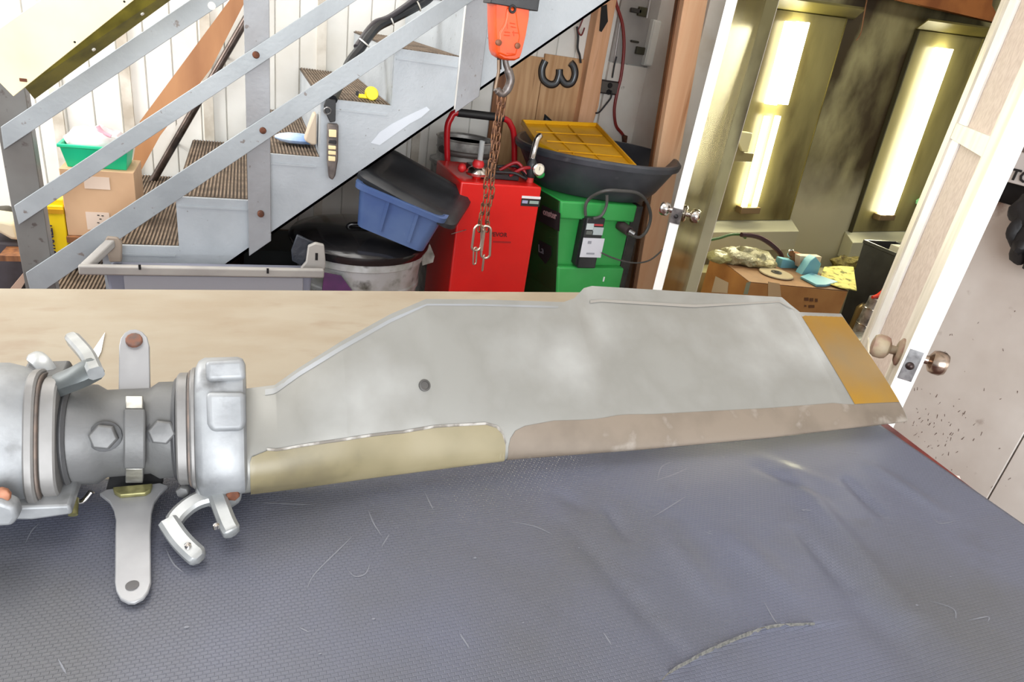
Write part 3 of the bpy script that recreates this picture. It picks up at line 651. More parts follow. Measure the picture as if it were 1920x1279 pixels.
# ------------------------------------------------------------------ grey tote in front of the stairs
t = thing('storage_tote', 'grey plastic storage tote with raised end handles standing before the stairs', 'tote', (-.12, 2.3, 0))
TG = mat('tote_grey', rgb(166, 162, 156), .5, c2=rgb(150, 146, 142), scale=9)
TB = mat('tote_body', rgb(132, 134, 148), .5, c2=rgb(120, 122, 134), scale=7)
l, r_ = P(148, 498, y=2.28), P(607, 513, y=2.28); zt = (l.z + r_.z) / 2 + .006
yf = 2.26
MB().box((l.x, yf, zt - .024), (r_.x, yf + .022, zt + .008)).build('rim', TG, t, bevel=.006, seg=3)
bx0, bx1 = l.x + .07, r_.x - .04
MB().loft([[(bx0, yf + .015, zt - .02), (bx1, yf + .015, zt - .02), (bx1, 2.385, zt - .02), (bx0, 2.385, zt - .02)], [(bx0 + .04, yf + .03, .0), (bx1 - .04, yf + .03, .0), (bx1 - .04, 2.35, .0), (bx0 + .04, 2.35, .0)]]).build('body', TB, t, bevel=.01)
MB().box((bx0 + .05, yf + .008, zt - .09), (bx1 - .03, yf + .02, zt - .026)).build('front_panel', mat('tote_panel', rgb(150, 150, 156), .5), t, bevel=.003)
a = Vector((l.x + .012, yf + .015, zt)); b = P(203, 452, y=2.35)
MB().prism([a + Vector((-.012, 0, -.02)), a + Vector((.016, 0, -.02)), b + Vector((.02, 0, -.02)), b + Vector((-.008, 0, -.02))], (0, 0, .026)).build('end_rim', TG, t, bevel=.004)
MB().prism([P(u, v, y=2.35) for u, v in ((196, 452), (200, 444), (220, 446), (228, 455), (228, 492), (205, 492))], (0, .02, 0)).build('end_handle', mat('tote_tan', rgb(150, 136, 122), .5), t, bevel=.004)
c0 = P(590, 485, y=2.30)
MB().prism([P(u, v, y=2.30) for u, v in ((563, 505), (574, 492), (578, 462), (592, 456), (608, 460), (611, 495), (608, 512))], (0, .02, 0)).build('end_handle', TG, t, bevel=.004)
for u, v in ((594, 478),): MB().box(P(u - 3, v + 10, y=2.298) , P(u + 2, v - 4, y=2.303)).build('handle_slot', DARKHOLE, t)
for u, v in ((262, 501), (502, 508)): MB().box(P(u - 2, v + 5, y=2.257), P(u + 2, v - 5, y=2.262)).build('rim_slot', DARKHOLE, t)

# ------------------------------------------------------------------ trash can
cx, cy = .415, 2.57
t = thing('trash_can', 'round galvanized trash can with glossy black lid under the stairs', 'trash can', (cx, cy, 0))
GALV = mat('galvanized', rgb(196, 198, 198), .4, .35, c2=rgb(160, 160, 152), scale=14, c3=rgb(84, 82, 74), scale3=16, lo3=.58, hi3=.74)
MB().lathe((cx, cy, 0), [(.20, 0), (.205, .02), (.235, .50), (.242, .505), (.242, .52), (.236, .525), (.245, .61), (.253, .615), (.253, .63), (.248, .66), (.2, .66)], 48).build('body', GALV, t, smooth=True)
LIDB = mat('lid_gloss', rgb(24, 24, 26), .18, c2=rgb(40, 38, 38), scale=6, bump=.04, bscale=12, coat=.3)
MB().lathe((cx, cy, .665), [(.262, -.02), (.272, .0), (.272, .012), (.262, .024), (.21, .036), (.12, .05), (.02, .056)], 48).build('lid', LIDB, t, smooth=True)
MB().tube(spline([(cx - .05, cy - .02, .70), (cx - .045, cy - .02, .728), (cx + .045, cy - .02, .728), (cx + .05, cy - .02, .70)], 5), .009).build('lid_handle', LIDB, t, smooth=True)
MB().prism([P(u, v, y=2.33) for u, v in ((557, 440), (590, 455), (600, 478), (592, 512), (570, 500), (548, 490), (546, 470))], (0, .012, 0)).build('bag_edge', mat('bag_black', rgb(44, 48, 56), .3, bump=.4, bscale=25), t, bevel=.004)
o = MB().prism([P(u, v, y=2.325) for u, v in ((608, 512), (640, 518), (662, 548), (650, 580), (600, 580))], (0, .008, 0)).build('purple_patch', mat('purple', rgb(98, 42, 98), .5, c2=rgb(70, 36, 78), scale=9), t)
MB().prism([P(u, v, y=2.52) for u, v in ((790, 468), (806, 458), (815, 480), (812, 492), (792, 498))], (0, .01, 0)).build('bag_corner', mat('bag_white', rgb(170, 168, 160), .5, c2=rgb(110, 108, 100), scale=20), t)

# blue tote tilted on the lid (built upright at origin, then posed)
t = thing('blue_tote', 'blue plastic tote tipped sideways on top of the trash can lid', 'tote', (0, 0, 0))
BL = mat('tote_blue', rgb(70, 92, 138), .35, c2=rgb(88, 110, 150), scale=5, c3=rgb(120, 138, 168), scale3=9, lo3=.64, hi3=.74)
Wt, Dt, Ht = .32, .24, .165
def rect(hx, hy, z, r=.03): return [(a, b, z) for a, b in rr(0, 0, hx, hy, r)]
MB().loft([rect(Wt / 2 - .03, Dt / 2 - .02, 0), rect(Wt / 2, Dt / 2, Ht), rect(Wt / 2 - .006, Dt / 2 - .006, Ht), rect(Wt / 2 - .034, Dt / 2 - .026, .006)]).build('body', BL, t, smooth=True)
MB().loft([rect(Wt / 2 - .002, Dt / 2 - .002, Ht - .022), rect(Wt / 2 + .010, Dt / 2 + .010, Ht - .02), rect(Wt / 2 + .012, Dt / 2 + .012, Ht), rect(Wt / 2 - .004, Dt / 2 - .004, Ht)], cap=False).build('rim', BL, t, smooth=True)
for a in (-.04, .07):
    MB().prism([(a - .006, -Dt / 2 + .014, .02), (a + .006, -Dt / 2 + .014, .02), (a + .006, -Dt / 2 - .004, Ht - .02), (a - .006, -Dt / 2 - .004, Ht - .02)], (0, .006, 0)).build('wall_rib', BL, t)
LID = [MB().loft([rect(Wt / 2 + .02, Dt / 2 + .02, 0, .04), rect(Wt / 2 + .032, Dt / 2 + .032, .004, .045), rect(Wt / 2 + .030, Dt / 2 + .030, .02, .045), rect(Wt / 2 + .012, Dt / 2 + .012, .034, .04), rect(Wt / 2 - .02, Dt / 2 - .02, .034, .03), rect(Wt / 2 - .03, Dt / 2 - .03, .026, .03)]).build('tote_lid', BLACKP, None, smooth=True)]
POSE_T = (P(735, 385, y=2.50), math.radians(16), math.radians(-28))
t.location = P(742, 432, y=2.42); t.rotation_euler = (math.radians(4), math.radians(14), math.radians(-24))
LID[0].location = P(780, 356, y=2.43); LID[0].rotation_euler = (math.radians(12), math.radians(20), math.radians(-26))
LID[0].scale = (1.04, 1.0, 1)
tag(LID[0], 'glossy black lid resting crooked over the blue tote', 'lid')

# ------------------------------------------------------------------ red tank
t = thing('red_tank', 'red steel tank cabinet with black brand lettering between trash can and green machine', 'tank', (.93, 2.6, 0))
RED = mat('red_paint', rgb(216, 24, 18), .32, c2=rgb(202, 20, 16), scale=3, coat=.2)
x0, x1, zt = .757, 1.093, .953
MB().box((x0, 2.42, .02), (x1, 2.80, zt)).build('cabinet', RED, t, bevel=.006, seg=3)
for a in (x0 + .03, x1 - .05):
    for b in (2.45, 2.74): MB().box((a, b, 0), (a + .02, b + .03, .03)).build('foot', RUBBER, t)
MB().box((x0 + .10, 2.50, zt), (x1 - .07, 2.70, zt + .022)).build('tray', BLACKP, t, bevel=.004)
text('lettering', 'VEVOR', .0245, P(917, 443, y=2.4185), (1, 0, 0), (0, 0, 1), mat('maroon', rgb(92, 8, 8), .5), t, bold=.0006)
MB().box(P(924, 455, y=2.4185), P(958, 453, y=2.4195)).build('underline', mat('maroon2', rgb(150, 12, 10), .5), t)
a = P(979, 367, y=2.4185); b = P(1011, 388, y=2.4185)
MB().box(a, (b.x, 2.4195, a.z - .010)).build('label_band', LABELW, t); MB().box((a.x, 2.4185, a.z - .011), (b.x, 2.4195, b.z)).build('label', INK, t)
MB().box((a.x + .004, 2.4178, a.z - .018), (a.x + .028, 2.4185, a.z - .03)).build('label_mark', mat('lab_lav', rgb(160, 160, 190), .6), t)
MB().box((a.x + .036, 2.4178, a.z - .018), (b.x - .006, 2.4185, a.z - .03)).build('label_mark', mat('lab_grn', rgb(150, 170, 160), .6), t)
# lubricator bowl
c = P(893, 338, y=2.50); c.z = zt
MB().lathe(c, [(.016, 0), (.018, .012), (.012, .014)], 20).build('valve_base', RED, t, smooth=True)
MB().lathe(c + Vector((0, 0, .014)), [(.044, 0), (.046, .010), (.036, .024), (.02, .034), (.012, .036)], 28).build('valve_dome', CHROME, t, smooth=True)
MB().lathe(c + Vector((0, 0, .046)), [(.022, 0), (.024, .012), (.018, .024), (.008, .026)], 20).build('valve_cap', mat('red_plastic', rgb(200, 36, 40), .4), t, smooth=True)
MB().lathe(c + Vector((.005, 0, .07)), [(.011, 0), (.011, .075), (.009, .075), (.009, 0)], 16).build('sight_tube', mat('clear_tube', rgb(200, 205, 205), .1, alpha=.45), t, smooth=True)
MB().ball(c + Vector((-.055, .03, .03)), .018).build('small_knob', MATS['red_plastic'], t, smooth=True)
# regulator with gauge
c = P(992, 347, y=2.50); c.z = zt
MB().lathe(c, [(.015, 0), (.015, .02), (.011, .022)], 16).build('regulator_base', mat('red_rough', rgb(190, 50, 46), .5), t, smooth=True)
MB().lathe(c + Vector((0, 0, .02)), [(.017, 0), (.021, .01), (.021, .055), (.016, .065), (.009, .075)], 20).build('regulator', BLACKP, t, smooth=True)
g = P(1010, 318, y=2.462)
MB().lathe(g, [(.023, .018), (.025, .0), (.025, -.004), (.021, -.006)], 28, 'y').build('gauge', CHROME, t, smooth=True)
MB().lathe(g, [(.0195, -.0055), (.0195, -.0075)], 28, 'y').build('gauge_face', mat('gauge_face', rgb(232, 226, 206), .5), t)
MB().box((g.x - .001, g.y - .0085, g.z - .001), (g.x + .001, g.y - .0075, g.z + .013)).build('gauge_needle', INK, t)
MB().tube(spline([c + Vector((.0, .01, .09)), c + Vector((.004, .01, .13)), c + Vector((.012, .02, .165)), c + Vector((.03, .03, .185))], 4), [.013] * 12 + [.009], 12).build('coupling', CHROME, t, smooth=True)
MB().ball(g + Vector((.018, .02, -.022)), .017, (1.2, 1, 1)).build('green_knob', mat('green_plastic', rgb(40, 150, 72), .4), t, smooth=True)
for pts in ([(-.12, .04, .03), (-.06, .02, .07), (-.02, .0, .03)], [(-.09, 0, .02), (-.05, -.02, .055), (-.01, -.01, .06)]):
    MB().tube(spline([c + Vector(p) for p in pts], 6), .007).build('red_hose', mat('hose_red', rgb(150, 26, 34), .4), t, smooth=True)
MB().tube(spline([c + Vector(p) for p in ((-.15, .0, .03), (-.08, -.02, .035), (-.03, -.03, .02), (-.05, .04, .05), (-.13, .05, .04))], 6), .006).build('black_hose', RUBBER, t, smooth=True)
MB().tube([P(846, 439, y=2.38), P(874, 431, y=2.419)], .0016, 6).build('wire_pin', STEEL, t)
# red hoop with grip
t = thing('hand_truck_handle', 'red tubular cart handle with black foam grip rising behind the red tank', 'handle', (.93, 2.84, 0))
hp = [P(840, 330, y=2.84), P(838, 250, y=2.84), P(845, 222, y=2.84), P(862, 211, y=2.84), P(940, 221, y=2.84), P(958, 235, y=2.84), P(964, 262, y=2.84), P(964, 330, y=2.84)]
hp = [Vector((hp[0].x, 2.84, 0.0))] + spline(hp, 4) + [Vector((hp[-1].x, 2.84, 0.0))]
MB().tube(hp, .0135, 12).build('tube', mat('red_tube', rgb(176, 22, 30), .3), t, smooth=True)
MB().tube([P(858, 211, y=2.84), P(944, 221, y=2.84)], .0175, 12).build('grip', RUBBER, t, smooth=True)
MB().box((hp[0].x - .02, 2.825, 0), (hp[-1].x + .02, 2.90, .012)).build('base_bar', mat('red_tube', rgb(1, 1, 1)), t)
# bucket behind tank
c = (.945, 3.02, 0)
t = thing('metal_bucket', 'ribbed grey metal bucket seen between the red cart handle tubes', 'bucket', c)
zz = P(900, 262, y=3.02).z
MB().lathe(c, [(.150, 0), (.150, zz - .12), (.158, zz - .115), (.158, zz - .10), (.145, zz - .095), (.13, zz - .09), (.13, zz - .05), (.134, zz - .047), (.13, zz - .044), (.133, zz - .006), (.139, zz), (.134, zz + .004), (.128, zz)], 40, cap=False).build('shell', mat('bucket_grey', rgb(190, 186, 180), .42, .3, c2=rgb(120, 116, 112), scale=12), t, smooth=True)
MB().lathe(c, [(.129, zz - .02), (.02, zz - .02)], 40).build('lid', mat('bucket_lid', rgb(118, 114, 110), .5), t, smooth=True)
t = MB().torus((.93, 2.925, .975), .125, .012, (0, 0, 1), 32, 8).build('black_ring', mat('ring_dark', rgb(74, 66, 62), .5), None, smooth=True); t.scale = (1, .75, 1); t.location = (0, .73, 0)
tag(t, 'dark round hoop lying around the base of the metal bucket', 'ring')

# ------------------------------------------------------------------ green machine
t = thing('green_machine', 'tall green plastic machine cabinet under the black tub', 'machine', (1.36, 2.6, 0))
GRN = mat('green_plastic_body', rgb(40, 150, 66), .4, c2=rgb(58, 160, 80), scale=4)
GRD = mat('green_shaded_side', rgb(22, 60, 24), .5, c2=rgb(28, 48, 20), scale=5)  # darker copy of the green: shade of the left side as colour
x0, x1, yf, zt = 1.165, 1.548, 2.415, .905
xlt, xlm = P(1052, 374, y=yf).x, P(1046, 545, y=yf).x
def gl(z): return xlt + (xlm - xlt) * min(1.0, (zt - z) / (zt - .50))
def gring(z, fo, e=0.0): return [(gl(z) - e, yf + fo, z), (x1 + e, yf + fo, z), (x1 + e, 2.80, z), (1.15, 2.80, z)]
MB().loft([gring(zt - .075, 0), gring(zt, 0)]).build('top_band', GRN, t, bevel=.008, seg=3)
MB().loft([gring(.62, .03), gring(zt - .073, .03)]).build('recess_panel', GRN, t, bevel=.004)
MB().loft([gring(.02, -.004, .003), gring(.50, -.004, .003), gring(.622, -.004, .003)]).build('lower_body', GRN, t, bevel=.008, seg=3)
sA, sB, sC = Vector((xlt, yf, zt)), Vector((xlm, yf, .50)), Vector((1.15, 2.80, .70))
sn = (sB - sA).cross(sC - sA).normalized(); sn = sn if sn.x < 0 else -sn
MB().loft([[(gl(z) - .006, yf + .006, z), (gl(z) - .001, yf + .006, z), (1.149, 2.80, z), (1.140, 2.80, z)] for z in (.02, .50, .62, .75, zt - .003)]).build('side_shade_panel', GRD, t)
MB().box((x1 + .002, yf + .03, .0), (x1 + .05, 2.80, zt - .01)).build('rear_frame', mat('black_frame', rgb(38, 38, 38), .6, c2=rgb(56, 52, 50), scale=20), t, bevel=.004)
# dark labels on the left side (plane x = x0-.013)
xs_ = x0 - .0150
def sp1(u, v, e=.010):
    r = Vector(ray(u, v)); c = Vector(CAM); return c + r * ((sA + sn * e - c).dot(sn) / r.dot(sn))
def sideq(px): return [sp1(u, v) for u, v in px]
sdir = (sp1(1056, 400) - sp1(1019, 387)).normalized(); sup = sn.cross(sdir) if sn.cross(sdir).z > 0 else sdir.cross(sn)
MB().prism(sideq(((1017, 384), (1051, 400), (1049, 434), (1010, 414))), sn * .001).build('side_label', INK, t)
text('lettering', 'onster', .040, sp1(1018, 402, .0125), sdir, sup, mat('pinkish', rgb(150, 120, 120), .6), t, bold=.001)
MB().prism(sideq(((1008, 448), (1034, 462), (1034, 478), (1022, 498), (1010, 490), (1002, 470))), sn * .001).build('side_label', INK, t)
text('lettering', 'La', .05, sp1(1009, 472, .0125), sdir, sup, mat('greyish', rgb(110, 105, 110), .6), t)
MB().box(P(1130, 528, y=yf - .006), P(1134, 519, y=yf - .004)).build('chip', LABELW, t)

# charger box
t = thing('power_box', 'black power supply box with white and red labels on the green cabinet', 'box', P(1105, 485, y=2.40))
cc = [P(u, v, y=2.385) for u, v in ((1085, 487), (1094, 406), (1137, 412), (1128, 488))]
x0b, x1b, z0b, z1b = cc[0].x + .002, cc[2].x - .004, .628, (cc[1].z + cc[2].z) / 2
MB().box((x0b, 2.385, z0b), (x1b, 2.443, z1b)).build('case', BLACKP, t, bevel=.005, seg=3)
MB().box((x0b - .006, 2.40, z0b + .01), (x0b, 2.44, z1b - .01)).build('side_fins', RUBBER, t)
def fl_(u0, v0, u1, v1, m_, nm, dy=.0): a = P(u0, v0, y=2.383 - dy); b = P(u1, v1, y=2.3845 - dy); MB().box((a.x, a.y, a.z), (b.x, b.y, b.z)).build(nm, m_, t)
fl_(1101, 419, 1112, 431, mat('lab1', rgb(196, 206, 206), .6), 'label'); fl_(1114, 420, 1130, 424, mat('lab2', rgb(190, 60, 66), .6), 'label')
fl_(1113, 426, 1129, 441, mat('lab3', rgb(180, 190, 192), .6), 'label'); fl_(1100, 433, 1111, 440, mat('lab4', rgb(100, 104, 100), .6), 'label')
fl_(1094, 446, 1126, 483, mat('lab5', rgb(214, 214, 222), .6), 'label'); fl_(1100, 474, 1114, 477, mat('lab6', rgb(150, 150, 160), .6), 'print_line', .002); fl_(1103, 452, 1108, 457, MATS['lab6'], 'print_line', .002)
CAB = mat('cable_grey', rgb(76, 74, 72), .5)
def cable(name, px, y, r, label, cat='cable', m_=CAB, n=6):
    p = [P(u, v, y=(q[0] if q else y)) for u, v, *q in px]
    o = MB().tube(spline(p, n), r, 8).build(name, m_, None, smooth=True); return tag(o, label, cat)
cable('power_cable', [(1112, 410), (1128, 404), (1137, 385), (1138, 366)], 2.375, .0065, 'short grey cable rising from the top of the power box'); power_cable_ = COL.objects[-1]
cable('looped_cable', [(1098, 404, 2.39), (1098, 385, 2.385), (1108, 370, 2.37), (1135, 358, 2.30), (1165, 358, 2.30), (1195, 362, 2.32), (1212, 378, 2.36), (1220, 405, 2.38), (1213, 432, 2.38), (1198, 445, 2.37), (1180, 438, 2.37)], 2.37, .0068, 'thick grey cable looping over to a plug on the green cabinet')
cable('thin_cord', [(1128, 474), (1145, 482), (1170, 490), (1195, 493), (1220, 487), (1245, 466)], 2.365, .0035, 'thin dark cord trailing right from the power box')
for o in (power_cable_, COL.objects[-1]):
    adopt(o, t); del o['category']; del o['label']
c = P(1174, 430, y=2.40)
t = thing('cable_plug', 'dark round connector plugged into the green cabinet front', 'plug', c)
MB().tube([(c.x - .01, 2.445, c.z + .006), (c.x + .008, 2.385, c.z - .004)], .022, 16).build('plug_body', mat('plug_dark', rgb(68, 54, 56), .5), t, smooth=True)
MB().tube([(c.x + .006, 2.385, c.z - .003), (c.x + .026, 2.37, c.z - .012)], .014, 12).build('collar', STEEL, t, smooth=True)

# ------------------------------------------------------------------ black tub and yellow tray
def oval(cx, cy, hx, hy, z, n=40, p=2.4, rot=0, tz=(0, 0)):
    o = []
    for k in range(n):
        a = 2 * PI * k / n; u = hx * abs(math.cos(a)) ** (2 / p) * math.copysign(1, math.cos(a)); v = hy * abs(math.sin(a)) ** (2 / p) * math.copysign(1, math.sin(a))
        X_, Y_ = u * math.cos(rot) - v * math.sin(rot), u * math.sin(rot) + v * math.cos(rot)
        o.append((cx + X_, cy + Y_, z + tz[0] * X_ + tz[1] * Y_))
    return o
TUB = mat('tub_black', rgb(48, 50, 56), .38, c2=rgb(70, 72, 78), scale=5, bump=.06, bscale=20, c3=rgb(92, 92, 94), scale3=11, lo3=.64, hi3=.74)
tc = (1.452, 2.69)
t = thing('black_tub', 'large black oval plastic tub on top of the green machine', 'tub', (tc[0], tc[1], .905))
R0 = math.radians(-24)
zr = 1.085; k = dict(rot=R0)
MB().loft([oval(*tc, .255, .235, .908, **k), oval(*tc, .29, .275, .95, **k), oval(*tc, .35, .335, zr - .03, **k), oval(*tc, .365, .35, zr - .028, **k), oval(*tc, .37, .355, zr - .008, **k), oval(*tc, .362, .347, zr, **k), oval(*tc, .35, .33, zr, **k), oval(*tc, .335, .315, zr - .02, **k), oval(*tc, .25, .24, .97, **k), oval(*tc, .2, .18, .92, **k)]).build('basin', TUB, t, smooth=True)
t = thing('yellow_tray', 'yellow ribbed plastic tray lying across the black tub', 'tray', (1.35, 2.7, 1.1))
YP = mat('yellow_plastic', rgb(214, 160, 18), .42, c2=rgb(196, 142, 14), scale=5)
q = [P(975, 232, z=1.13), P(1118, 237, z=1.125), P(1192, 316, z=1.09), P(1060, 302, z=1.09), P(1008, 276, z=1.10)]
q[1] = P(1118, 237, y=2.95); q[0] = P(977, 231, y=2.90); q[2] = P(1192, 317, y=2.42); q[3] = P(1062, 301, y=2.46); q[4] = P(1006, 274, y=2.64)
nq = (q[1] - q[0]).cross(q[3] - q[0]).normalized(); nq = nq if nq.z > 0 else -nq
cen = sum(q, Vector()) / 5
MB().prism(q, -nq * .005).build('tray_base', YP, t)
for i in range(5):
    a, b = q[i], q[(i + 1) % 5]; ia = a + (cen - a).normalized() * .03; ib = b + (cen - b).normalized() * .03
    MB().prism([a, b, b + nq * .018, a + nq * .018], (cen - (a + b) / 2).normalized() * .007).build('tray_lip', YP, t, bevel=.002)
for f in (.25, .5, .75):
    a = q[0].lerp(q[3], f); b = q[1].lerp(q[2], f); d = (b - a)
    MB().prism([a + d * .05 + nq * .0, a + d * .95, a + d * .95 + nq * .005, a + d * .05 + nq * .005], (q[3] - q[0]).normalized() * .005).build('tray_rib', YP, t)
for f in (.3, .6):
    a = q[0].lerp(q[1], f); b = q[4].lerp(q[2], f * .9 + .1)
    MB().prism([a, b, b + nq * .005, a + nq * .005], (1 * .005, 0, 0)).build('tray_rib', YP, t)

# ------------------------------------------------------------------ plywood backing with numerals, studs
yb = YB - .05
t = thing('pine_backboard', 'knotty pine board carrying metal numerals on the back wall', 'board', (1.3, yb, 0))
PINE = mat('pine_board', rgb(208, 166, 122), .6, c2=rgb(184, 138, 94), scale=4, stretch=(10, 5, .7), c3=rgb(96, 58, 36), scale3=9, lo3=.7, hi3=.76)
xa, xb, xcc = P(955, 165, y=yb).x, P(1018, 150, y=yb).x, P(1092, 150, y=yb).x
zt = P(1050, 105, y=yb).z
MB().box((xa, yb + .018, 0), (xb - .003, yb + .036, zt - .02)).build('board_plank', PINE, t, bevel=.002)
MB().box((xb, yb + .018, 0), (xcc + .01, yb + .036, zt)).build('board_plank', PINE, t, bevel=.002)
o = MB().box((P(925, 200, y=yb).x, yb + .022, 0), (xa - .003, yb + .036, 1.5)).build('wood_plank', WOODD); tag(o, 'dark brown plank standing left of the pine backboard', 'plank')
NUMD = mat('numeral_dark', rgb(44, 46, 50), .4, .5); NUMG = mat('numeral_grey', rgb(112, 116, 120), .4, .5)
def omega(r, yy, m_, nm):
    p = [(1022, 114), (1016, 130), (1018, 148), (1030, 158), (1042, 156), (1048, 142), (1049, 130), (1050, 143), (1060, 157), (1072, 155), (1078, 140), (1076, 126), (1070, 118)]
    MB().tube(spline([P(u, v, y=yy) for u, v in p[:7]], 5), r).build(nm, m_, t, smooth=True); MB().tube(spline([P(u, v, y=yy) for u, v in p[6:]], 5), r).build(nm, m_, t, smooth=True)
omega(.0190, yb + .012, NUMD, 'numeral_outline'); omega(.0120, yb - .001, NUMG, 'numeral')
MB().prism([P(u, v, y=yb + .01) for u, v in ((1022, 214), (1041, 231), (1041, 245), (1016, 245))], (0, .01, 0)).build('numeral_outline', NUMD, t)
MB().prism([P(u, v, y=yb + .004) for u, v in ((1024, 221), (1036, 232), (1034, 240), (1022, 240))], (0, .006, 0)).build('numeral', NUMG, t)
xs0, xs1 = P(1098, 150, y=yb - .04).x, P(1128, 150, y=yb - .04).x
t = MB().box((xs0, yb - .04, 0), (xs1, yb + .036, 4.1)).build('pine_stud', WOOD, None, bevel=.003); tag(t, 'rough pine stud standing right of the numeral board', 'stud')
o = MB().prism([P(u, v, y=yb - .045) for u, v in ((1128, 12), (1138, 8), (1140, 40), (1128, 60), (1124, 58))], (0, .004, 0)).build('black_strap', RUBBER); tag(o, 'black strap hanging on the right side of the pine stud', 'strap')
o = MB().prism([P(u, v, y=yb - .01) for u, v in ((1118, 112), (1131, 116), (1128, 155), (1122, 200), (1110, 236), (1104, 236))], (0, .03, 0)).build('wood_block', WOOD); tag(o, 'short pine block nailed beside the stud above the outlet', 'block')
cable('black_wire', [(1082, 50), (1084, 70), (1083, 90), (1087, 104), (1089, 118)], yb - .01, .006, 'black wire dangling just left of the pine stud top', 'wire', RUBBER)
cable('red_wire', [(1095, 30), (1088, 48), (1084, 58), (1090, 66), (1096, 52)], yb - .02, .004, 'small red wires bunched beside the top of the stud', 'wire', mat('wire_red', rgb(120, 40, 40), .5))
# outlet
c = P(1139, 163, y=YB - .02)
t = thing('power_outlet', 'dark double power outlet with a steel plate beside the red hose', 'outlet', c)
a, b = P(1123, 146, y=YB - .03), P(1154, 180, y=YB - .03)
MB().box((a.x, YB - .05, a.z - .005), (b.x, YB - .012, b.z + .005)).build('outlet_box', mat('outlet_dark', rgb(52, 44, 44), .5), t, bevel=.002)
MB().box((a.x + .012, YB - .055, a.z - .012), (b.x - .010, YB - .05, b.z + .012)).build('face_plate', mat('outlet_plate', rgb(120, 116, 112), .4, .5), t)
for dz in (.028, .062): MB().lathe(((a.x + b.x) / 2, YB - .057, a.z - dz), [(.014, 0), (.013, -.004)], 16, 'y').build('socket', INK, t)
cable('plug_cord', [(1146, 170), (1146, 182), (1136, 196), (1124, 210), (1117, 212)], YB - .07, .0045, 'black cord plugged into the lower outlet socket', 'cord', RUBBER)
cable('upper_cord', [(1156, 106), (1152, 122), (1148, 146)], YB - .06, .0045, 'black cord running up from the outlet along the siding', 'cord', RUBBER)
o = MB().tube([P(1163, 40, y=YB - .03), P(1147, 146, y=YB - .03)], .006).build('conduit', mat('conduit', rgb(176, 172, 170), .4, .4), None, smooth=True); tag(o, 'thin pale conduit pipe above the power outlet', 'pipe')
cable('red_hose', [(1150, -30), (1155, 5), (1167, 45), (1170, 90), (1165, 140), (1158, 170), (1152, 205), (1155, 235), (1166, 250), (1174, 262)], YB - .05, .0085, 'dark red air hose hanging in a curve on the back wall', 'hose', mat('hose_dark_red', rgb(134, 34, 30), .45))
o = MB().prism([P(u, v, y=YB - .06) for u, v in ((1168, 252), (1177, 255), (1174, 276), (1169, 270))], (0, .015, 0)).build('hose_hook', RUST); tag(o, 'small rusty hook at the lower end of the red hose', 'hook')
# grey electrical box
t = thing('electrical_box', 'light grey electrical enclosure with a black latch on the grey wall board', 'enclosure', P(1235, 80, y=YB - .05))
c4 = [P(u, v, y=YB - .075) for u, v in ((1228, 36), (1262, 44), (1245, 129), (1208, 122))]
xm0, xm1 = (c4[0].x + c4[3].x) / 2, (c4[1].x + c4[2].x) / 2; zm1, zm0 = (c4[0].z + c4[1].z) / 2, (c4[2].z + c4[3].z) / 2
MB().box((xm0, YB - .07, zm0), (xm1, YB - .03, zm1)).build('case', mat('encl', rgb(226, 226, 220), .45), t, bevel=.004)
MB().box((xm0 + .006, YB - .076, zm0 + .006), (xm1 - .004, YB - .07, zm1 - .006)).build('door', mat('encl_d', rgb(238, 238, 232), .45), t, bevel=.002)
MB().lathe((xm1 - .03, YB - .078, zm0 + .03), [(.009, .004), (.009, -.004)], 14, 'y').build('latch', INK, t)
o = MB().tube([P(1219, 0, y=YB - .06), P(1213, 34, y=YB - .06)], .009).build('conduit', MATS['conduit'], None, smooth=True); tag(o, 'short pale conduit above the electrical enclosure', 'pipe'); 
o = MB().prism([P(u, v, y=YB - .05) for u, v in ((1262, 70), (1272, 72), (1268, 110), (1256, 124), (1252, 120), (1258, 95))], (0, .015, 0)).build('blue_cloth', mat('blue_dull', rgb(80, 96, 116), .8, c2=rgb(60, 72, 92), scale=20)); tag(o, 'dull blue rag hanging right of the electrical enclosure', 'rag')
for i, (u, v, w_, h, lb) in enumerate(((1192, 20, 14, 12, 'dark fitting at the top edge left of the enclosure'), (1190, 78, 10, 6, 'small dark peg left of the enclosure'), (1200, 95, 9, 16, 'greenish dark fitting against the lower left of the enclosure'), (1204, 22, 8, 20, 'dark clamp under the short conduit'))):
    a, b = P(u - w_ / 2, v - h / 2, y=YB - .07), P(u + w_ / 2, v + h / 2, y=YB - .05)
    o = MB().box(a, b).build('wall_fitting', mat('fit%d' % i, rgb(48 + 6 * i, 46 + 6 * i, 44), .6), None, bevel=.004); tag(o, lb, 'fitting')

# ------------------------------------------------------------------ orange hoist with chain
yh = 1.80
t = thing('chain_hoist', 'orange chain hoist block with steel hook hanging over the table', 'hoist', P(955, 60, y=yh))
ORG = mat('hoist_orange', rgb(236, 84, 20), .36, c2=rgb(214, 66, 14), scale=14, c3=rgb(140, 60, 30), scale3=30, lo3=.66, hi3=.72, coat=.15)
prof = [(922, -8), (922, 30), (923, 60), (925, 95), (929, 105), (938, 111), (950, 113), (962, 113), (970, 109), (974, 98), (982, 65), (988, 30), (989, 10), (989, -8)]
A_ = [P(u, v, y=yh - .012) for u, v in prof]; B_ = [P(u, v, y=yh - .03) for u, v in prof]
cen = sum(A_, Vector()) / len(A_)
sh = lambda L, s, y: [Vector((cen.x + (p.x - cen.x) * s, y, cen.z + (p.z - cen.z) * s)) for p in L]
MB().loft([sh(A_, .90, yh - .036), sh(A_, .97, yh - .030), sh(A_, 1, yh - .02), sh(A_, 1, yh + .02), sh(A_, .97, yh + .030), sh(A_, .9, yh + .036)]).build('body', ORG, t, smooth=True)
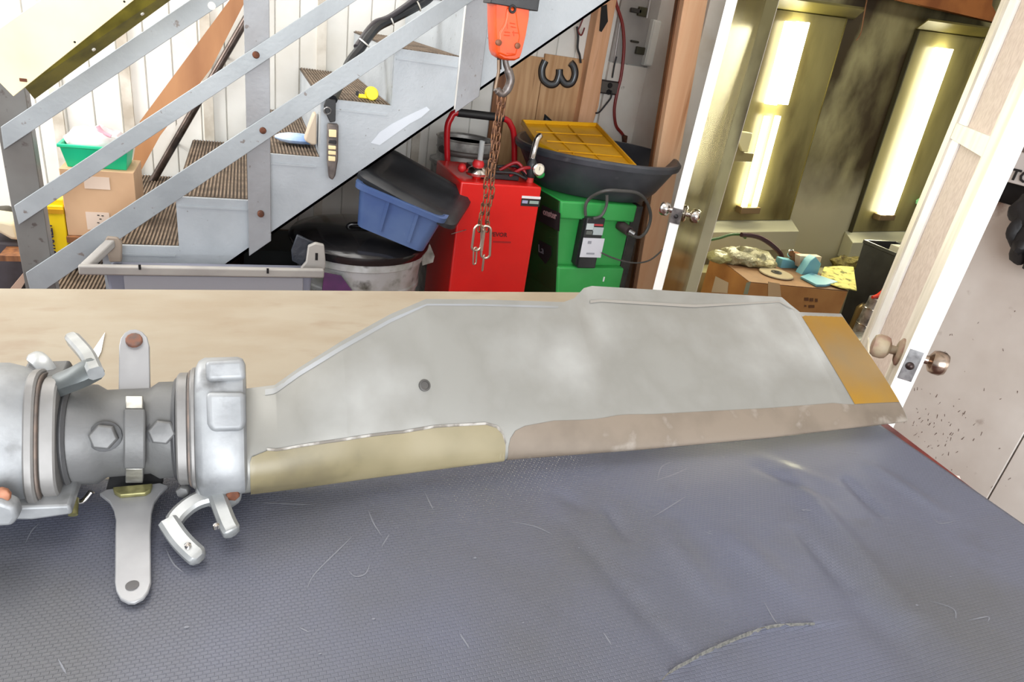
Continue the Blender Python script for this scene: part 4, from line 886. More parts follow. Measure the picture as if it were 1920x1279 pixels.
rz = [(951, 15), (949, 30), (946, 45), (936, 62), (935, 100), (950, 106), (968, 104), (976, 68), (972, 48), (968, 15)]
MB().prism([P(u, v, y=yh - .041) for u, v in rz], (0, .012, 0)).build('raised_plate', ORG, t, bevel=.004, seg=3)
for u, v in ((936, 80), (971, 86)): MB().lathe(P(u, v, y=yh - .046), [(.0075, .01), (.0075, .0), (.004, -.001)], 14, 'y').build('screw', mat('screw_brown', rgb(120, 72, 48), .5, .4), t, smooth=True)
MB().torus(P(961, 17, y=yh - .045), .0075, .003, (0, 1, 0), 16, 6).build('eyelet', INK, t, smooth=True)
MB().box(P(920, 6, y=yh - .045), P(995, -2, y=yh + .02)).build('top_bracket', BLACKP, t, bevel=.002)
for u in (934, 979, 985): MB().tube([P(u, 4, y=yh - .035), P(u + .5, -14, y=yh - .035)], .0022).build('bracket_pin', STEEL, t)
RAI = mat('relief', rgb(206, 70, 22), .5)
for i, (u0, v0, u1, v1) in enumerate(((951, 44, 952, 54), (956, 43, 966, 45), (958, 50, 968, 52), (946, 60, 956, 61), (961, 61, 972, 62), (945, 66, 956, 67), (963, 58, 964, 68), (950, 100, 966, 101))):
    MB().tube([P(u0, v0, y=yh - .042), P(u1, v1, y=yh - .042)], .0011, 6).build('raised_mark', RAI, t)
# load chain up to the ceiling
MB().box((A_[0].x + .03, yh - .01, 1.56), (A_[0].x + .05, yh + .01, 4.2)).build('load_strap', BLACKP, t)
# hook
hk = [(941, 108), (941, 120), (952, 135), (958, 150), (955, 168), (945, 176), (936, 170), (931, 160)]
MB().tube(spline([P(u, v, y=yh - .01) for u, v in [(947, 108), (949, 122), (955, 138), (957, 152), (951, 168), (942, 176), (933, 170), (927, 166)]], 5), [.008] * 8 + [.0115] * 14 + [.0100] * 9 + [.007] * 4 + [.004], 12).build('hook', mat('hook_steel', rgb(118, 112, 110), .4, .6, c2=rgb(96, 84, 76), scale=50), t, smooth=True)
MB().tube([P(935, 112, y=yh - .012), P(935, 134, y=yh - .012), P(929, 166, y=yh - .012)], .0045, 8).build('safety_latch', mat('latch_tan', rgb(128, 108, 90), .4, .6), t, smooth=True)
MB().tube([P(936, 104, y=yh), P(936, 130, y=yh)], .006, 10).build('hook_shank', INK, t, smooth=True)
# rusty chain: two strands of links, then quick links
t = thing('rusty_chain', 'rusty double chain with steel quick links hanging from the hoist hook', 'chain', P(940, 175, y=yh))
CH = mat('chain_rust', rgb(142, 100, 70), .55, .5, c2=rgb(92, 62, 48), scale=60)
def stadium(L, W, r, n=24, m_=6):
    rings = []
    for i in range(n):
        a = 2 * PI * i / n; x_, z_ = W * math.cos(a), W * math.sin(a) + (L if math.sin(a) >= 0 else -L)
        d = Vector((math.cos(a), 0, math.sin(a)))
        rings.append([Vector((x_, 0, z_)) + (d * math.cos(2 * PI * k / m_) + Vector((0, 1, 0)) * math.sin(2 * PI * k / m_)) * r for k in range(m_)])
    rings.append(rings[0]); mb = MB(); mb.loft(rings, cap=False); return mb
L0 = None; inv = None
for s_, (top_, bot_) in enumerate((((938, 176), (899, 432)), ((944, 180), (912, 432)))):
    a, b = P(*top_, y=yh - .012 + .012 * s_), P(*bot_, y=yh - .02 + .016 * s_); n = 15; 
    for k in range(n):
        p = a.lerp(b, (k + .5) / n) + Vector((.003 * math.sin(k * 1.3 + s_), .002 * math.cos(k * 2.1), 0)); hl = (b - a).length / n
        if L0 is None:
            L0 = stadium(hl * .44, .0062, .0023, 14, 5).build('chain_link', CH, t, smooth='all'); o = L0; o.parent = None
        else: o = L0.copy(); COL.objects.link(o)
        o.parent = None; o.location = p; o.rotation_euler = (0, math.atan2(b.x - a.x, b.z - a.z) + PI, (0 if k % 2 else PI / 2) + .5 + random.uniform(-.3, .3))
        o.matrix_parent_inverse = Matrix.Identity(4); adopt(o, t)
QL = mat('quick_steel', rgb(196, 180, 166), .3, .85)
def qlink(u0, v0, u1, v1, W, r, yaw, m_=QL, nm='quick_link'):
    a, b = P(u0, v0, y=yh - .022), P(u1, v1, y=yh - .022); L_ = (b - a).length / 2 - W
    o = stadium(max(L_, .001), W, r, 22, 7).build(nm, m_, None, smooth='all'); o.location = (a + b) / 2
    o.rotation_euler = (0, math.atan2(b.x - a.x, b.z - a.z) + PI, yaw); adopt(o, t); return o
qlink(899, 422, 892, 470, .015, .0038, .15); qlink(912, 424, 910, 484, .0135, .0038, -.2)
qlink(891, 464, 890, 496, .006, .0025, .4); qlink(907, 478, 905, 508, .0045, .0024, 1.0)
MB().tube([P(908, 432, y=yh - .027), P(903, 470, y=yh - .027)], .0042, 8).build('quick_link_nut', QL, t, smooth=True)


# pendant control
yp = 2.345
t = thing('pendant_control', 'narrow pendant push button control with beige buttons hanging before the stairs', 'control', P(622, 335, y=yp))
def pb_(px, th, nm, m_, dy=0, bev=.002): return MB().prism([P(u, v, y=yp + dy) for u, v in px], (0, th, 0)).build(nm, m_, t, bevel=bev)
pb_(((615, 233), (635, 234), (634, 300), (629, 330), (624, 338), (617, 334), (614, 300)), .03, 'body', mat('pend_body', rgb(74, 66, 64), .5, c2=rgb(110, 100, 94), scale=30), bev=.004)
BT = mat('button_beige', rgb(236, 214, 166), .45)
for u0, v0, u1, v1 in ((617, 243, 631, 258), (616, 273, 630, 281), (616, 283, 630, 291), (616, 293, 629, 303)): pb_(((u0, v0), (u1, v0 + 1), (u1, v1), (u0, v1 - 1)), .008, 'button', BT, -.008)
pb_(((617, 263), (631, 264), (631, 270), (616, 269)), .006, 'button', INK, -.005)
pb_(((608, 200), (614, 186), (630, 188), (629, 228), (619, 230), (611, 212)), .022, 'strain_relief', RUBBER)
MB().torus(P(614, 208, y=yp - .004), .011, .0025, (0, 1, .2), 16, 6).build('ring', STEEL, t, smooth=True)
cable('cable_bundle', [(822, -22, 2.75), (800, 0, 2.74), (770, 18, 2.72), (735, 36, 2.70), (708, 50, 2.66), (690, 70, 2.6), (675, 92, 2.55), (655, 118, 2.50), (636, 160, 2.44), (624, 186, 2.375)], 2.6, .016, 'thick black cable bundle with zip ties curving above the stairs', 'cable', BLACKP)
cb_ = COL.objects[-1]
o = MB().tube(spline([P(u, v - 7, y=y_) for u, v, y_ in ((815, -22, 2.74), (735, 36, 2.69), (700, 52, 2.66), (668, 95, 2.55))], 5), .010).build('cable_strand', mat('cable_sheath', rgb(58, 54, 58), .35), None, smooth=True); adopt(o, cb_)
for u, v, y_ in ((784, 10, 2.73), (733, 37, 2.70), (683, 80, 2.57)):
    o = MB().torus(P(u, v, y=y_), .0195, .003, P(u + 10, v - (5 if u > 700 else 14), y=y_) - P(u, v, y=y_), 18, 6).build('zip_tie', WHITEP, None, smooth=True); adopt(o, cb_)

# tape measure on a tread
c = P(697, 186, z=ZT[6] + .006)
t = thing('tape_measure', 'small yellow tape measure lying on a stair tread', 'tape measure', c)
MB().lathe((c.x, c.y + .01, c.z + .018), [(.001, -.014), (.020, -.014), (.023, -.010), (.023, .010), (.020, .014), (.001, .014)], 20, 'y').build('case', mat('tape_yellow', rgb(248, 226, 20), .35), t, smooth=True)
MB().box((c.x - .045, c.y + .002, c.z - .001), (c.x - .01, c.y + .018, c.z + .012)).build('base', MATS['tape_yellow'], t, bevel=.003)
MB().box((c.x - .054, c.y + .004, c.z + .006), (c.x - .045, c.y + .016, c.z + .02)).build('hook_end', INK, t)
# glove and paper roll on a lower tread
zt5 = ZT[5] + .004
a, b = P(515, 256, z=zt5 + .02), P(580, 256, z=zt5 + .02)
t = MB().loft([[Vector((a.x + (b.x - a.x) * f, a.y, a.z)) + Vector((0, .05 * w_ * math.cos(q_), .018 * w_ * math.sin(q_))) for q_ in [2 * PI * k / 14 for k in range(14)]] for f, w_ in ((0, .25), (.15, .7), (.4, 1.0), (.7, 1.0), (1, .9))]).build('blue_wipe_roll', mat('wipe_blue', rgb(96, 138, 196), .6, c2=rgb(190, 205, 225), scale=9), None, smooth=True)
tag(t, 'crumpled blue and white wipe roll on a stair tread', 'roll')
t = MB().prism([P(u, v, y=2.47) for u, v in ((571, 264), (578, 240), (588, 214), (594, 212), (594, 272), (584, 272))], (0, .05, 0)).build('paper_sleeve', mat('sleeve', rgb(196, 178, 156), .7), None, bevel=.006)
tag(t, 'folded beige paper standing on the tread beside the blue roll', 'paper')

# ------------------------------------------------------------------ box, green bin, yellow case behind railing
yq = 2.62
c4 = [P(u, v, y=yq) for u, v in ((112, 318), (250, 322), (128, 443), (255, 445))]
x0, x1, z0, z1 = c4[2].x + .0, c4[1].x, P(180, 443, y=yq).z, (c4[0].z + c4[1].z) / 2
t = thing('cardboard_box', 'plain brown cardboard box with white stickers behind the stair railing', 'box', ((x0 + x1) / 2, yq + .1, z0))
CB = mat('cardboard', rgb(206, 168, 132), .7, c2=rgb(194, 154, 118), scale=6)
MB().box((x0, yq, z0), (x1, yq + .20, z1)).build('carton', CB, t, bevel=.002)
st = mat('sticker', rgb(222, 200, 182), .6)
for a_, b_ in (((156, 330), (207, 356)), ((160, 397), (208, 432))):
    a, b = P(*a_, y=yq - .001), P(*b_, y=yq - .002); MB().box(a, b).build('sticker', st, t)
for u, v in ((182, 403), (190, 404), (186, 410), (182, 417), (191, 418)): a = P(u, v, y=yq - .003); MB().box(a, a + Vector((.007, .001, -.003))).build('print_mark', INK, t)
sh = MB().box((x0 - .002, yq - .02, z0 - .02), (x1 + .03, yq + .23, z0)).build('board_shelf', WOODD); 
tag(sh, 'rough board carrying the cardboard box behind the railing', 'board')
for a in (x0 + .01, x1 + .0):
    o = MB().box((a, yq + .08, 0), (a + .025, yq + .11, z0 - .02)).build('board_leg', WOODD); adopt(o, sh)
t = thing('green_bin', 'small bright green plastic bin on top of the cardboard box', 'bin', ((x0 + x1) / 2, yq + .1, z1))
GB = mat('bin_green', rgb(24, 196, 142), .4)
xx0, xx1 = P(108, 268, y=yq + .02).x, P(238, 272, y=yq + .02).x; zb = P(170, 272, y=yq + .02).z
def rc(a0, a1, b0, b1, z): return [(a0, b0, z), (a1, b0, z), (a1, b1, z), (a0, b1, z)]
MB().loft([rc(x0 + .02, xx1 - .01, yq + .03, yq + .16, z1), rc(xx0 + .006, xx1, yq + .01, yq + .19, zb - .012), rc(xx0, xx1 + .006, yq + .0, yq + .2, zb - .01), rc(xx0, xx1 + .006, yq, yq + .2, zb), rc(xx0 + .008, xx1 - .004, yq + .01, yq + .19, zb), rc(x0 + .026, xx1 - .016, yq + .036, yq + .154, z1 + .006)]).build('tub', GB, t, bevel=.002)
t = MB(); 
ps = [P(140, 262, y=yq + .08), P(165, 245, y=yq + .08), P(195, 245, y=yq + .1), P(220, 258, y=yq + .1)]
bmesh.ops.create_icosphere(t.bm, subdivisions=3, radius=1, matrix=Matrix.Translation(((xx0 + xx1) / 2, yq + .1, zb - .005)) @ Matrix.Diagonal((.10, .075, .05, 1)))
for v in t.bm.verts: v.co += Vector((0, 0, 1)) * .018 * noise.noise(v.co * 28) + Vector((1, 0, 0)) * .010 * noise.noise(v.co * 40)
t = t.build('plastic_bag', mat('bag_clear', rgb(232, 226, 226), .25, alpha=.75, c2=rgb(216, 190, 196), scale=12), None, smooth=True); tag(t, 'crumpled clear plastic bag bulging out of the green bin', 'bag')
o = MB().tube(spline([P(183, 236, y=yq + .06), P(192, 248, y=yq + .06), P(208, 256, y=yq + .06)], 4), .007).build('pink_handle', mat('pink', rgb(226, 170, 184), .5), None, smooth=True); tag(o, 'pink tool handle poking out of the bag in the green bin', 'handle')
# yellow case
ycs = yq + .0
t = thing('yellow_case', 'yellow tool case with upright lettering left of the cardboard box', 'case', P(110, 478, y=ycs))
a, b = P(86, 388, y=ycs), P(128, 476, y=ycs); YC = mat('case_yellow', rgb(246, 210, 22), .4)
cx0, cx1, cz0, cz1 = P(84, 420, y=ycs).x, x0 - .003, P(112, 482, y=ycs).z, P(95, 376, y=ycs).z
MB().box((cx0, ycs, cz0), (cx1, ycs + .018, cz1 - .018)).build('front', YC, t, bevel=.004)
MB().box((cx0, ycs + .018, cz0), (cx1, ycs + .12, cz1)).build('back_shell', YC, t, bevel=.004)
MB().box((cx0 + .0, ycs - .004, cz1 - .045), (cx1, ycs, cz1 - .03)).build('clasp', mat('amber', rgb(206, 150, 24), .4), t)
text('lettering', 'STANLEY', .027, (cx0 + .020, ycs - .0025, cz0 + .012), (0, 0, 1), (-1, 0, 0), mat('navy', rgb(36, 34, 66), .5), t, bold=.001)
MB().box((cx0 - .15, ycs, cz0 - .02), (cx0 + .10, ycs + .13, cz0)).build('case_shelf', WOODD, None); o = COL.objects[-1]; tag(o, 'wooden block under the yellow tool case', 'block')
MB_ = MB().box((cx0 - .02, ycs + .03, 0), (cx0 + .02, ycs + .07, cz0 - .02)).build('shelf_leg', WOODD, None); adopt(MB_, o)
# items at the far left edge
t = MB().prism([P(u, v, y=2.7) for u, v in ((-40, 408), (5, 414), (28, 420), (38, 452), (20, 450), (-5, 436), (-40, 440))], (0, .12, 0)).build('beige_cloth', mat('cloth_beige', rgb(206, 192, 166), .8, bump=.3, bscale=15), None, bevel=.012, seg=3); tag(t, 'beige cloth bundle at the left edge behind the leaning post', 'cloth')
t = MB().prism([P(u, v, y=2.72) for u, v in ((-80, 450), (40, 455), (50, 505), (28, 600), (-80, 600))], (0, .2, 0)).build('dark_crate', mat('crate_dark', rgb(56, 48, 50), .6, c2=rgb(80, 76, 84), scale=6), None, bevel=.01); tag(t, 'dark grey crate below the beige cloth at the left edge', 'crate')
t = MB().prism([P(u, v, y=2.5) for u, v in ((-6, 575), (14, 548), (48, 507), (52, 520), (28, 560), (6, 590))], (0, .03, 0)).build('wood_batten', mat('batten_pink', rgb(186, 156, 136), .6), None); tag(t, 'short pale wooden batten leaning behind the left railing post', 'batten')
t = MB().prism([P(u, v, y=2.85) for u, v in ((-30, 395), (10, 392), (26, 402), (26, 412), (-30, 414))], (0, .06, 0)).build('dark_rag', mat('rag_dark', rgb(70, 66, 56), .9), None, bevel=.01); tag(t, 'dark rag lying on the beige cloth at the left edge', 'rag')
# dark toolbox and plank in the gap under the stairs
o = MB().box((-.02, 2.9, 0), (.22, 3.2, P(480, 470, y=2.9).z)).build('black_case', mat('case_black', rgb(30, 34, 34), .6)); tag(o, 'black case in the dark gap below the stairs', 'case')
o = MB().box((-.1, 3.25, 0), (.3, 3.34, P(510, 440, y=3.25).z)).build('brown_plank', mat('plank_brown', rgb(98, 66, 42), .7, c2=rgb(66, 44, 30), scale=8)); tag(o, 'brown plank behind the black case under the stairs', 'plank')

# ------------------------------------------------------------------ booth doors
def slab(a, b, z0, z1, th, side):
    d = Vector((b[0] - a[0], b[1] - a[1], 0)).normalized(); n = Vector((-d.y, d.x, 0)) * side
    A, B = Vector((a[0], a[1], z0)), Vector((b[0], b[1], z0))
    return MB().prism([A, B, B + n * th, A + n * th], (0, 0, z1 - z0))
WD = mat('door_white', rgb(250, 250, 248), .5, c2=rgb(238, 236, 230), scale=6)
METD = mat('door_metal', rgb(150, 138, 92), .22, .75, c2=rgb(120, 106, 70), scale=2.5, stretch=(6, 6, .5), c3=rgb(74, 60, 36), scale3=3, lo3=.55, hi3=.72)
# left door: free edge near (1.476,2.033), hinge at (1.90,2.42)
fe = P(1268, 405, z=.985); A = (P(1248, 470, y=fe.y).x, fe.y); H = (1.925, 2.43)
fL = P(1277, 405, z=.985)
d1 = MB(); d1 = slab((fL.x, fL.y), H, .10, 2.35, .030, 1).build('door_1', METD, None, bevel=.001); struct(d1)
dv = (Vector((H[0], H[1], 0)) - Vector((fL.x, fL.y, 0))).normalized(); nv = Vector((-dv.y, dv.x, 0))
E0 = Vector((fL.x, fL.y, 0))
MB().prism([E0 + Vector((0, 0, .1)) - dv * .006 - nv * .001, E0 + Vector((0, 0, .1)) + dv * .0 - nv * .001, E0 + nv * .031 + Vector((0, 0, .1)), E0 + nv * .031 - dv * .006 + Vector((0, 0, .1))], (0, 0, 2.25)).build('edge_strip', WD, d1)
MB().prism([E0 + nv * .0305 + Vector((0, 0, .1)), E0 + nv * .0305 + dv * .55 + Vector((0, 0, .1)), E0 + nv * .034 + dv * .55 + Vector((0, 0, .1)), E0 + nv * .034 + Vector((0, 0, .1))], (0, 0, 2.25)).build('outer_skin', WD, d1)
MB().prism([E0 - dv * .012 - nv * .004 + Vector((0, 0, .955)), E0 - dv * .006 - nv * .004 + Vector((0, 0, .955)), E0 + nv * .034 - dv * .006 + Vector((0, 0, .955)), E0 + nv * .034 - dv * .012 + Vector((0, 0, .955))], (0, 0, .055)).build('latch_plate', STEEL, d1)
p = E0 + nv * .015 - dv * .013 + Vector((0, 0, .982)); MB().ball(p, .008, (1, 1, 1)).build('latch_bolt', INK, d1, smooth=True)
def knob(c, d, m_, par, s=1.0, rose=True):
    d = Vector(d).normalized(); c = Vector(c); u = d.orthogonal().normalized(); v = d.cross(u)
    rg = lambda r, h: [c + (u * math.cos(2 * PI * k / 20) + v * math.sin(2 * PI * k / 20)) * r * s + d * h * s for k in range(20)]
    if rose: MB().loft([rg(.032, 0), rg(.032, .004), rg(.024, .009)]).build('rosette', m_, par, smooth=True)
    MB().loft([rg(.010, .002), rg(.010, .024)]).build('knob_stem', m_, par, smooth=True)
    MB().loft([rg(.013, .022), rg(.024, .028), rg(.027, .036), rg(.027, .050), rg(.022, .058), rg(.010, .061)]).build('door_knob', m_, par, smooth=True)
kc = E0 + dv * .055 + Vector((0, 0, .985))
knob(kc - nv * .001, -nv, CHROME, d1, .95); knob(kc + nv * .034, nv, CHROME, d1, .95)
MB().box(E0 + Vector((-.004, .035, 1.18)) , E0 + Vector((.006, .040, 1.50))).build('stain_patch', mat('stainb', rgb(96, 74, 70), .8), d1)

# right door: free edge around (1.343,.893); hinge at wall
E1 = P(1690, 680, z=.975); G = P(1722, 678, z=.975)
E1 = Vector((E1.x, E1.y, 0)); hR = P(1630, 600, x=1.94); hR = Vector((hR.x, hR.y, 0)); dv = (hR - E1).normalized(); nv = Vector((dv.y, -dv.x, 0))  # nv towards -y / right
FRM = mat('door_frame_dirty', rgb(226, 218, 204), .5, c2=rgb(196, 188, 170), scale=5, stretch=(3, 3, .8), c3=rgb(150, 140, 126), scale3=7, lo3=.66, hi3=.78)
PNL = mat('door_panel_dust', rgb(206, 190, 178), .7, c2=rgb(190, 172, 160), scale=60, c3=rgb(160, 140, 126), scale3=5, lo3=.62, hi3=.74)
LN = (hR - E1).length; TH = .034
d2 = MB().prism([E1 + dv * .004 + nv * .012 + Vector((0, 0, .06)), hR + nv * .012 + Vector((0, 0, .06)), hR + nv * .022 + Vector((0, 0, .06)), E1 + dv * .004 + nv * .022 + Vector((0, 0, .06))], (0, 0, 2.3)).build('door_2', PNL, None); struct(d2)
def dbox(a, b, z0, z1, n0, n1, nm, m_, bev=.001):
    return MB().prism([E1 + dv * a + nv * n0 + Vector((0, 0, z0)), E1 + dv * b + nv * n0 + Vector((0, 0, z0)), E1 + dv * b + nv * n1 + Vector((0, 0, z0)), E1 + dv * a + nv * n1 + Vector((0, 0, z0))], (0, 0, z1 - z0)).build(nm, m_, d2, bevel=bev)
dbox(0, .13, .05, 2.37, 0, TH, 'stile', FRM); dbox(LN - .12, LN, .05, 2.37, 0, TH, 'stile', FRM)
dbox(.13, LN - .12, 1.405, 1.447, .002, TH - .002, 'rail', FRM); dbox(.13, LN - .12, .72, .78, .002, TH - .002, 'rail', FRM); dbox(.13, LN - .12, 2.2, 2.37, .002, TH - .002, 'rail', FRM); dbox(.13, LN - .12, .05, .2, .002, TH - .002, 'rail', FRM)
for z0_, z1_ in ((.2, .72), (.78, 1.405), (1.447, 2.2)): dbox(LN - .12 - .16, LN - .12, z0_, z1_, .006, .012, 'glare_strip', WD)  # white strips stand in for the glare on the door panels
dbox(-.003, .0, .05, 2.37, -.0005, TH + .004, 'edge_strip', WD, 0)
dbox(.13, LN - .12, 1.02, 1.30, .0, .012, 'brace', FRM) if False else None
dbox(-.0045, -.003, .94, 1.012, .004, TH - .002, 'latch_plate', STEEL)
MB().ball(E1 + nv * (TH / 2) - dv * .005 + Vector((0, 0, .975)), .009).build('latch_bolt', mat('latch_dark', rgb(60, 48, 46), .4, .7), d2, smooth=True)
kc = E1 + dv * .06 + Vector((0, 0, .978))
knob(kc, -nv, mat('knob_painted', rgb(150, 136, 112), .6, c2=rgb(130, 96, 84), scale=30), d2, 1.0)
knob(kc + nv * TH, nv, BRASSY, d2, 1.0)

# right wall shelf with sign strip and black gloves
t = thing('sign_strip', 'white sign strip with black capital lettering on the right wall', 'sign', (1.93, 1.1, 1.35))
MB().box((1.925, .55, 1.325), (1.945, 1.30, 1.405)).build('strip', mat('sign_white', rgb(196, 190, 186), .5), t, bevel=.002)
text('lettering', 'TORS', .040, P(1891, 335, x=1.922), (0, -1, 0), (0, 0, 1), INK, t, bold=.0012)
o = MB().box((1.955, .55, 1.20), (1.97, 1.32, 1.325)).build('recess_back', DARKHOLE); tag(o, 'dark recess under the sign strip on the right wall', 'recess')
o.name = 'wall_recess'
gb = MB()
for (yy, zz_, ry_, rz_, xx_) in ((1.13, 1.27, .05, .05, 1.905), (1.08, 1.25, .05, .07, 1.90), (1.10, 1.20, .03, .06, 1.90), (1.05, 1.19, .026, .07, 1.895), (1.13, 1.22, .022, .05, 1.90), (1.00, 1.24, .06, .08, 1.90)):
    c0 = Vector((xx_, yy, zz_)); n0 = len(gb.bm.verts)
    bmesh.ops.create_icosphere(gb.bm, subdivisions=3, radius=1, matrix=Matrix.Translation(c0) @ Matrix.Diagonal((.032, ry_, rz_, 1)))
    gb.bm.verts.ensure_lookup_table()
    for v in gb.bm.verts[n0:]: v.co += (v.co - c0).normalized() * .016 * noise.noise(v.co * 34)
t = gb.build('black_gloves', mat('glove', rgb(22, 22, 24), .6, bump=.3, bscale=30), None, smooth=True); tag(t, 'bunch of black gloves hanging below the sign strip', 'gloves')

# ------------------------------------------------------------------ booth light fixtures
def fixture(x0, x1, z0, z1, label, tubes, yw=YW):
    t = thing('light_fixture', label, 'light', ((x0 + x1) / 2, yw, z0), 'recessed tube lights on the booth wall')
    yw -= .002
    MB().box((x0, yw - .012, z0), (x1, yw + .0, z1)).build('back_panel', BOOTHF, t)
    w_ = .03; d = .09
    FRB = mat('booth_frame', rgb(120, 112, 62), .4, c2=rgb(90, 82, 44), scale=4)
    MB().box((x0 - .004, yw - .030, z0), (x0 + .004, yw - .0, z1)).build('side_flange', mat('seam_dark', rgb(50, 46, 28), .6), t)
    MB().box((x1 - .004, yw - .018, z0), (x1, yw - .012, z1)).build('side_flange', FRB, t)
    MB().prism([(x0 - w_, yw - d, z0 - .05), (x0 - w_, yw - d, z0 - .17), (x0 - w_, yw - .001, z0 - .17), (x0 - w_, yw - .001, z0)], (x1 - x0 + 2 * w_, 0, 0)).build('bottom_sill', mat('sill_grey', rgb(176, 174, 150), .5), t, bevel=.002)
    MB().prism([(x0 - w_, yw - d, z1 + .05), (x0 - w_, yw - d, z1 + .06), (x0, yw - .0, z1 + .01), (x0, yw, z1)], (x1 - x0 + 2 * w_, 0, 0)).build('top_flange', FRB, t)
    TUBE = mat('tube_glow', rgb(255, 252, 220), .4, emit=(1.0, .93, .62, 1), estr=11)
    for (a, za, zb_, r) in tubes:
        MB().lathe((a, yw - .045, 0), [(r, za), (r, zb_)], 14).build('lamp_tube', TUBE, t, smooth=True)
    za = min(q[1] for q in tubes); xm = sum(q[0] for q in tubes) / len(tubes)
    MB().box((xm - .07, yw - .07, za - .04), (xm + .07, yw - .012, za - .002)).build('tube_holder', mat('holder', rgb(120, 100, 70), .5), t, bevel=.003)
    t.rotation_euler = (0, -math.radians(3), 0)
    return t
def zx(u, v): p = P(u, v, y=YW - .045); return p.x, p.z
xl, zl_ = zx(1405, 385)
ta, tb = zx(1398, 385), zx(1411, 385); tc_ = zx(1478, 195); td = zx(1505, 35)
fixture(P(1362, 300, y=YW).x, P(1450, 420, y=YW).x + .10, P(1345, 408, y=YW).z + .0, P(1440, 10, y=YW).z,
        'recessed fluorescent light on the booth wall nearer the left door', [(ta[0] - .006, ta[1], zx(1432, 215)[1], .017), (tb[0] + .018, tb[1], zx(1447, 215)[1], .017), (ta[0] - .004, zx(1440, 192)[1], zx(1485, 38)[1], .036), (tb[0] + .020, zx(1453, 192)[1], zx(1495, 38)[1], .036)])
b0 = zx(1662, 400)
fixture(P(1640, 300, y=YW).x, P(1760, 300, y=YW).x, P(1640, 432, y=YW).z, P(1740, 55, y=YW).z,
        'recessed fluorescent light on the booth wall nearer the right door', [(b0[0] - .030, b0[1], zx(1765, 88)[1], .030), (b0[0] + .030, b0[1], zx(1765, 88)[1], .030)])
for i, (u, e) in enumerate(((1405, 16), (1662, 16))):
    pass
area('booth_lamp_a', (zx(1440, 200)[0], YW - .12, 1.25), (zx(1440, 200)[0] + .1, 1.0, 1.0), .12, .9, 9, (1.0, .93, .62))
area('booth_fill', (3.6, 1.6, 3.05), (3.6, 1.9, 0), 2.4, .5, 24, (1.0, .97, .84))  # unseen fill light added overhead to brighten the booth
area('booth_lamp_b', (zx(1700, 240)[0], YW - .12, 1.25), (zx(1700, 240)[0] - .2, 1.0, 1.0), .12, .9, 9, (1.0, .93, .62))
# orange beam at the booth top, hanging wire, small white shade on the left
o = MB().prism([P(u, v, y=YW - .10) for u, v in ((1640, -12), (1880, 45), (1860, 10), (1870, -60), (1640, -60))], (0, .06, 0)).build('orange_beam', mat('beam_orange', rgb(170, 104, 52), .6, c2=rgb(136, 76, 34), scale=6)); tag(o, 'orange wooden beam along the top of the booth wall', 'beam')
cable('hanging_wire', [(1627, -10), (1620, 30), (1614, 62), (1606, 76)], YW - .1, .0035, 'thin red brown wire hanging from the booth ceiling', 'wire', mat('wire_rb', rgb(110, 70, 40), .5))
t = thing('wall_bracket', 'small cream bracket and tan plate on the booth jamb behind the left door', 'bracket', P(1390, 260, y=3.0))
MB().prism([P(u, v, y=3.0) for u, v in ((1378, 252), (1385, 246), (1412, 250), (1402, 286), (1392, 284))], (0, .05, 0)).build('cup', mat('cup_cream', rgb(214, 206, 158), .5), t, bevel=.004)
MB().prism([P(u, v, y=3.02) for u, v in ((1350, 302), (1372, 240), (1384, 262), (1396, 286), (1414, 288), (1410, 304))], (0, .04, 0)).build('arm_plate', mat('plate_tan', rgb(140, 128, 86), .5), t, bevel=.003)
cable('booth_hose', [(1752, 338), (1742, 352), (1736, 372), (1732, 395), (1724, 412)], YW - .02, .012, 'dark hose with green cap hanging near the right booth door', 'hose', RUBBER)
o = MB().lathe(P(1728, 378, y=YW - .04), [(.03, -.02), (.035, 0), (.02, .02)], 16).build('green_cap', mat('cap_green', rgb(110, 170, 130), .5), None, smooth=True); adopt(o, COL.objects[-2])
# low ledge of the booth floor
LED = mat('ledge_grey', rgb(160, 156, 120), .55, c2=rgb(134, 128, 96), scale=5)
o = MB().box((2.25, 2.98, 0), (6.0, YW - .10, .40)).build('booth_ledge', LED); tag(o, 'low grey green ledge along the foot of the booth wall', 'ledge')

# cardboard box in booth
fa, fb, fc = P(1405, 530, z=.55), P(1590, 547, z=.55), P(1322, 474, z=.55)
t = thing('large_carton', 'large tan cardboard carton in the booth with clutter on its lid', 'carton', (fa.x + .25, fa.y + .2, 0))
dx_ = (fb - fa); dy_ = (fc - fa); dy_ = Vector((-dx_.y, dx_.x, 0)).normalized() * dy_.length
CB2 = mat('carton_tan', rgb(192, 138, 78), .7, c2=rgb(168, 112, 60), scale=5)
MB().prism([fa, fb, fb + dy_, fa + dy_], (0, 0, -.55)).build('carton', CB2, t, bevel=.003)
MB().prism([fa + Vector((0, 0, .0005)) , fb + Vector((0, 0, .0005)), fb + dy_ + Vector((0, 0, .0005)), fa + dy_ + Vector((0, 0, .0005))], (0, 0, .004)).build('lid_flap', mat('carton_lid', rgb(150, 110, 76), .7, c2=rgb(112, 82, 56), scale=6), t, bevel=.001)
dn = Vector((dx_.y, -dx_.x, 0)).normalized()
def fpt(u, v, e): 
    n_ = dn; r = Vector(ray(u, v)); c = Vector(CAM); return c + r * ((fa + dn * e - c).dot(n_) / r.dot(n_))
MB().prism([fpt(u, v, .001) for u, v in ((1440, 528), (1462, 532), (1465, 560), (1440, 560))], dn * .001).build('tape_strip', mat('tape_pale', rgb(208, 176, 134), .5), t)
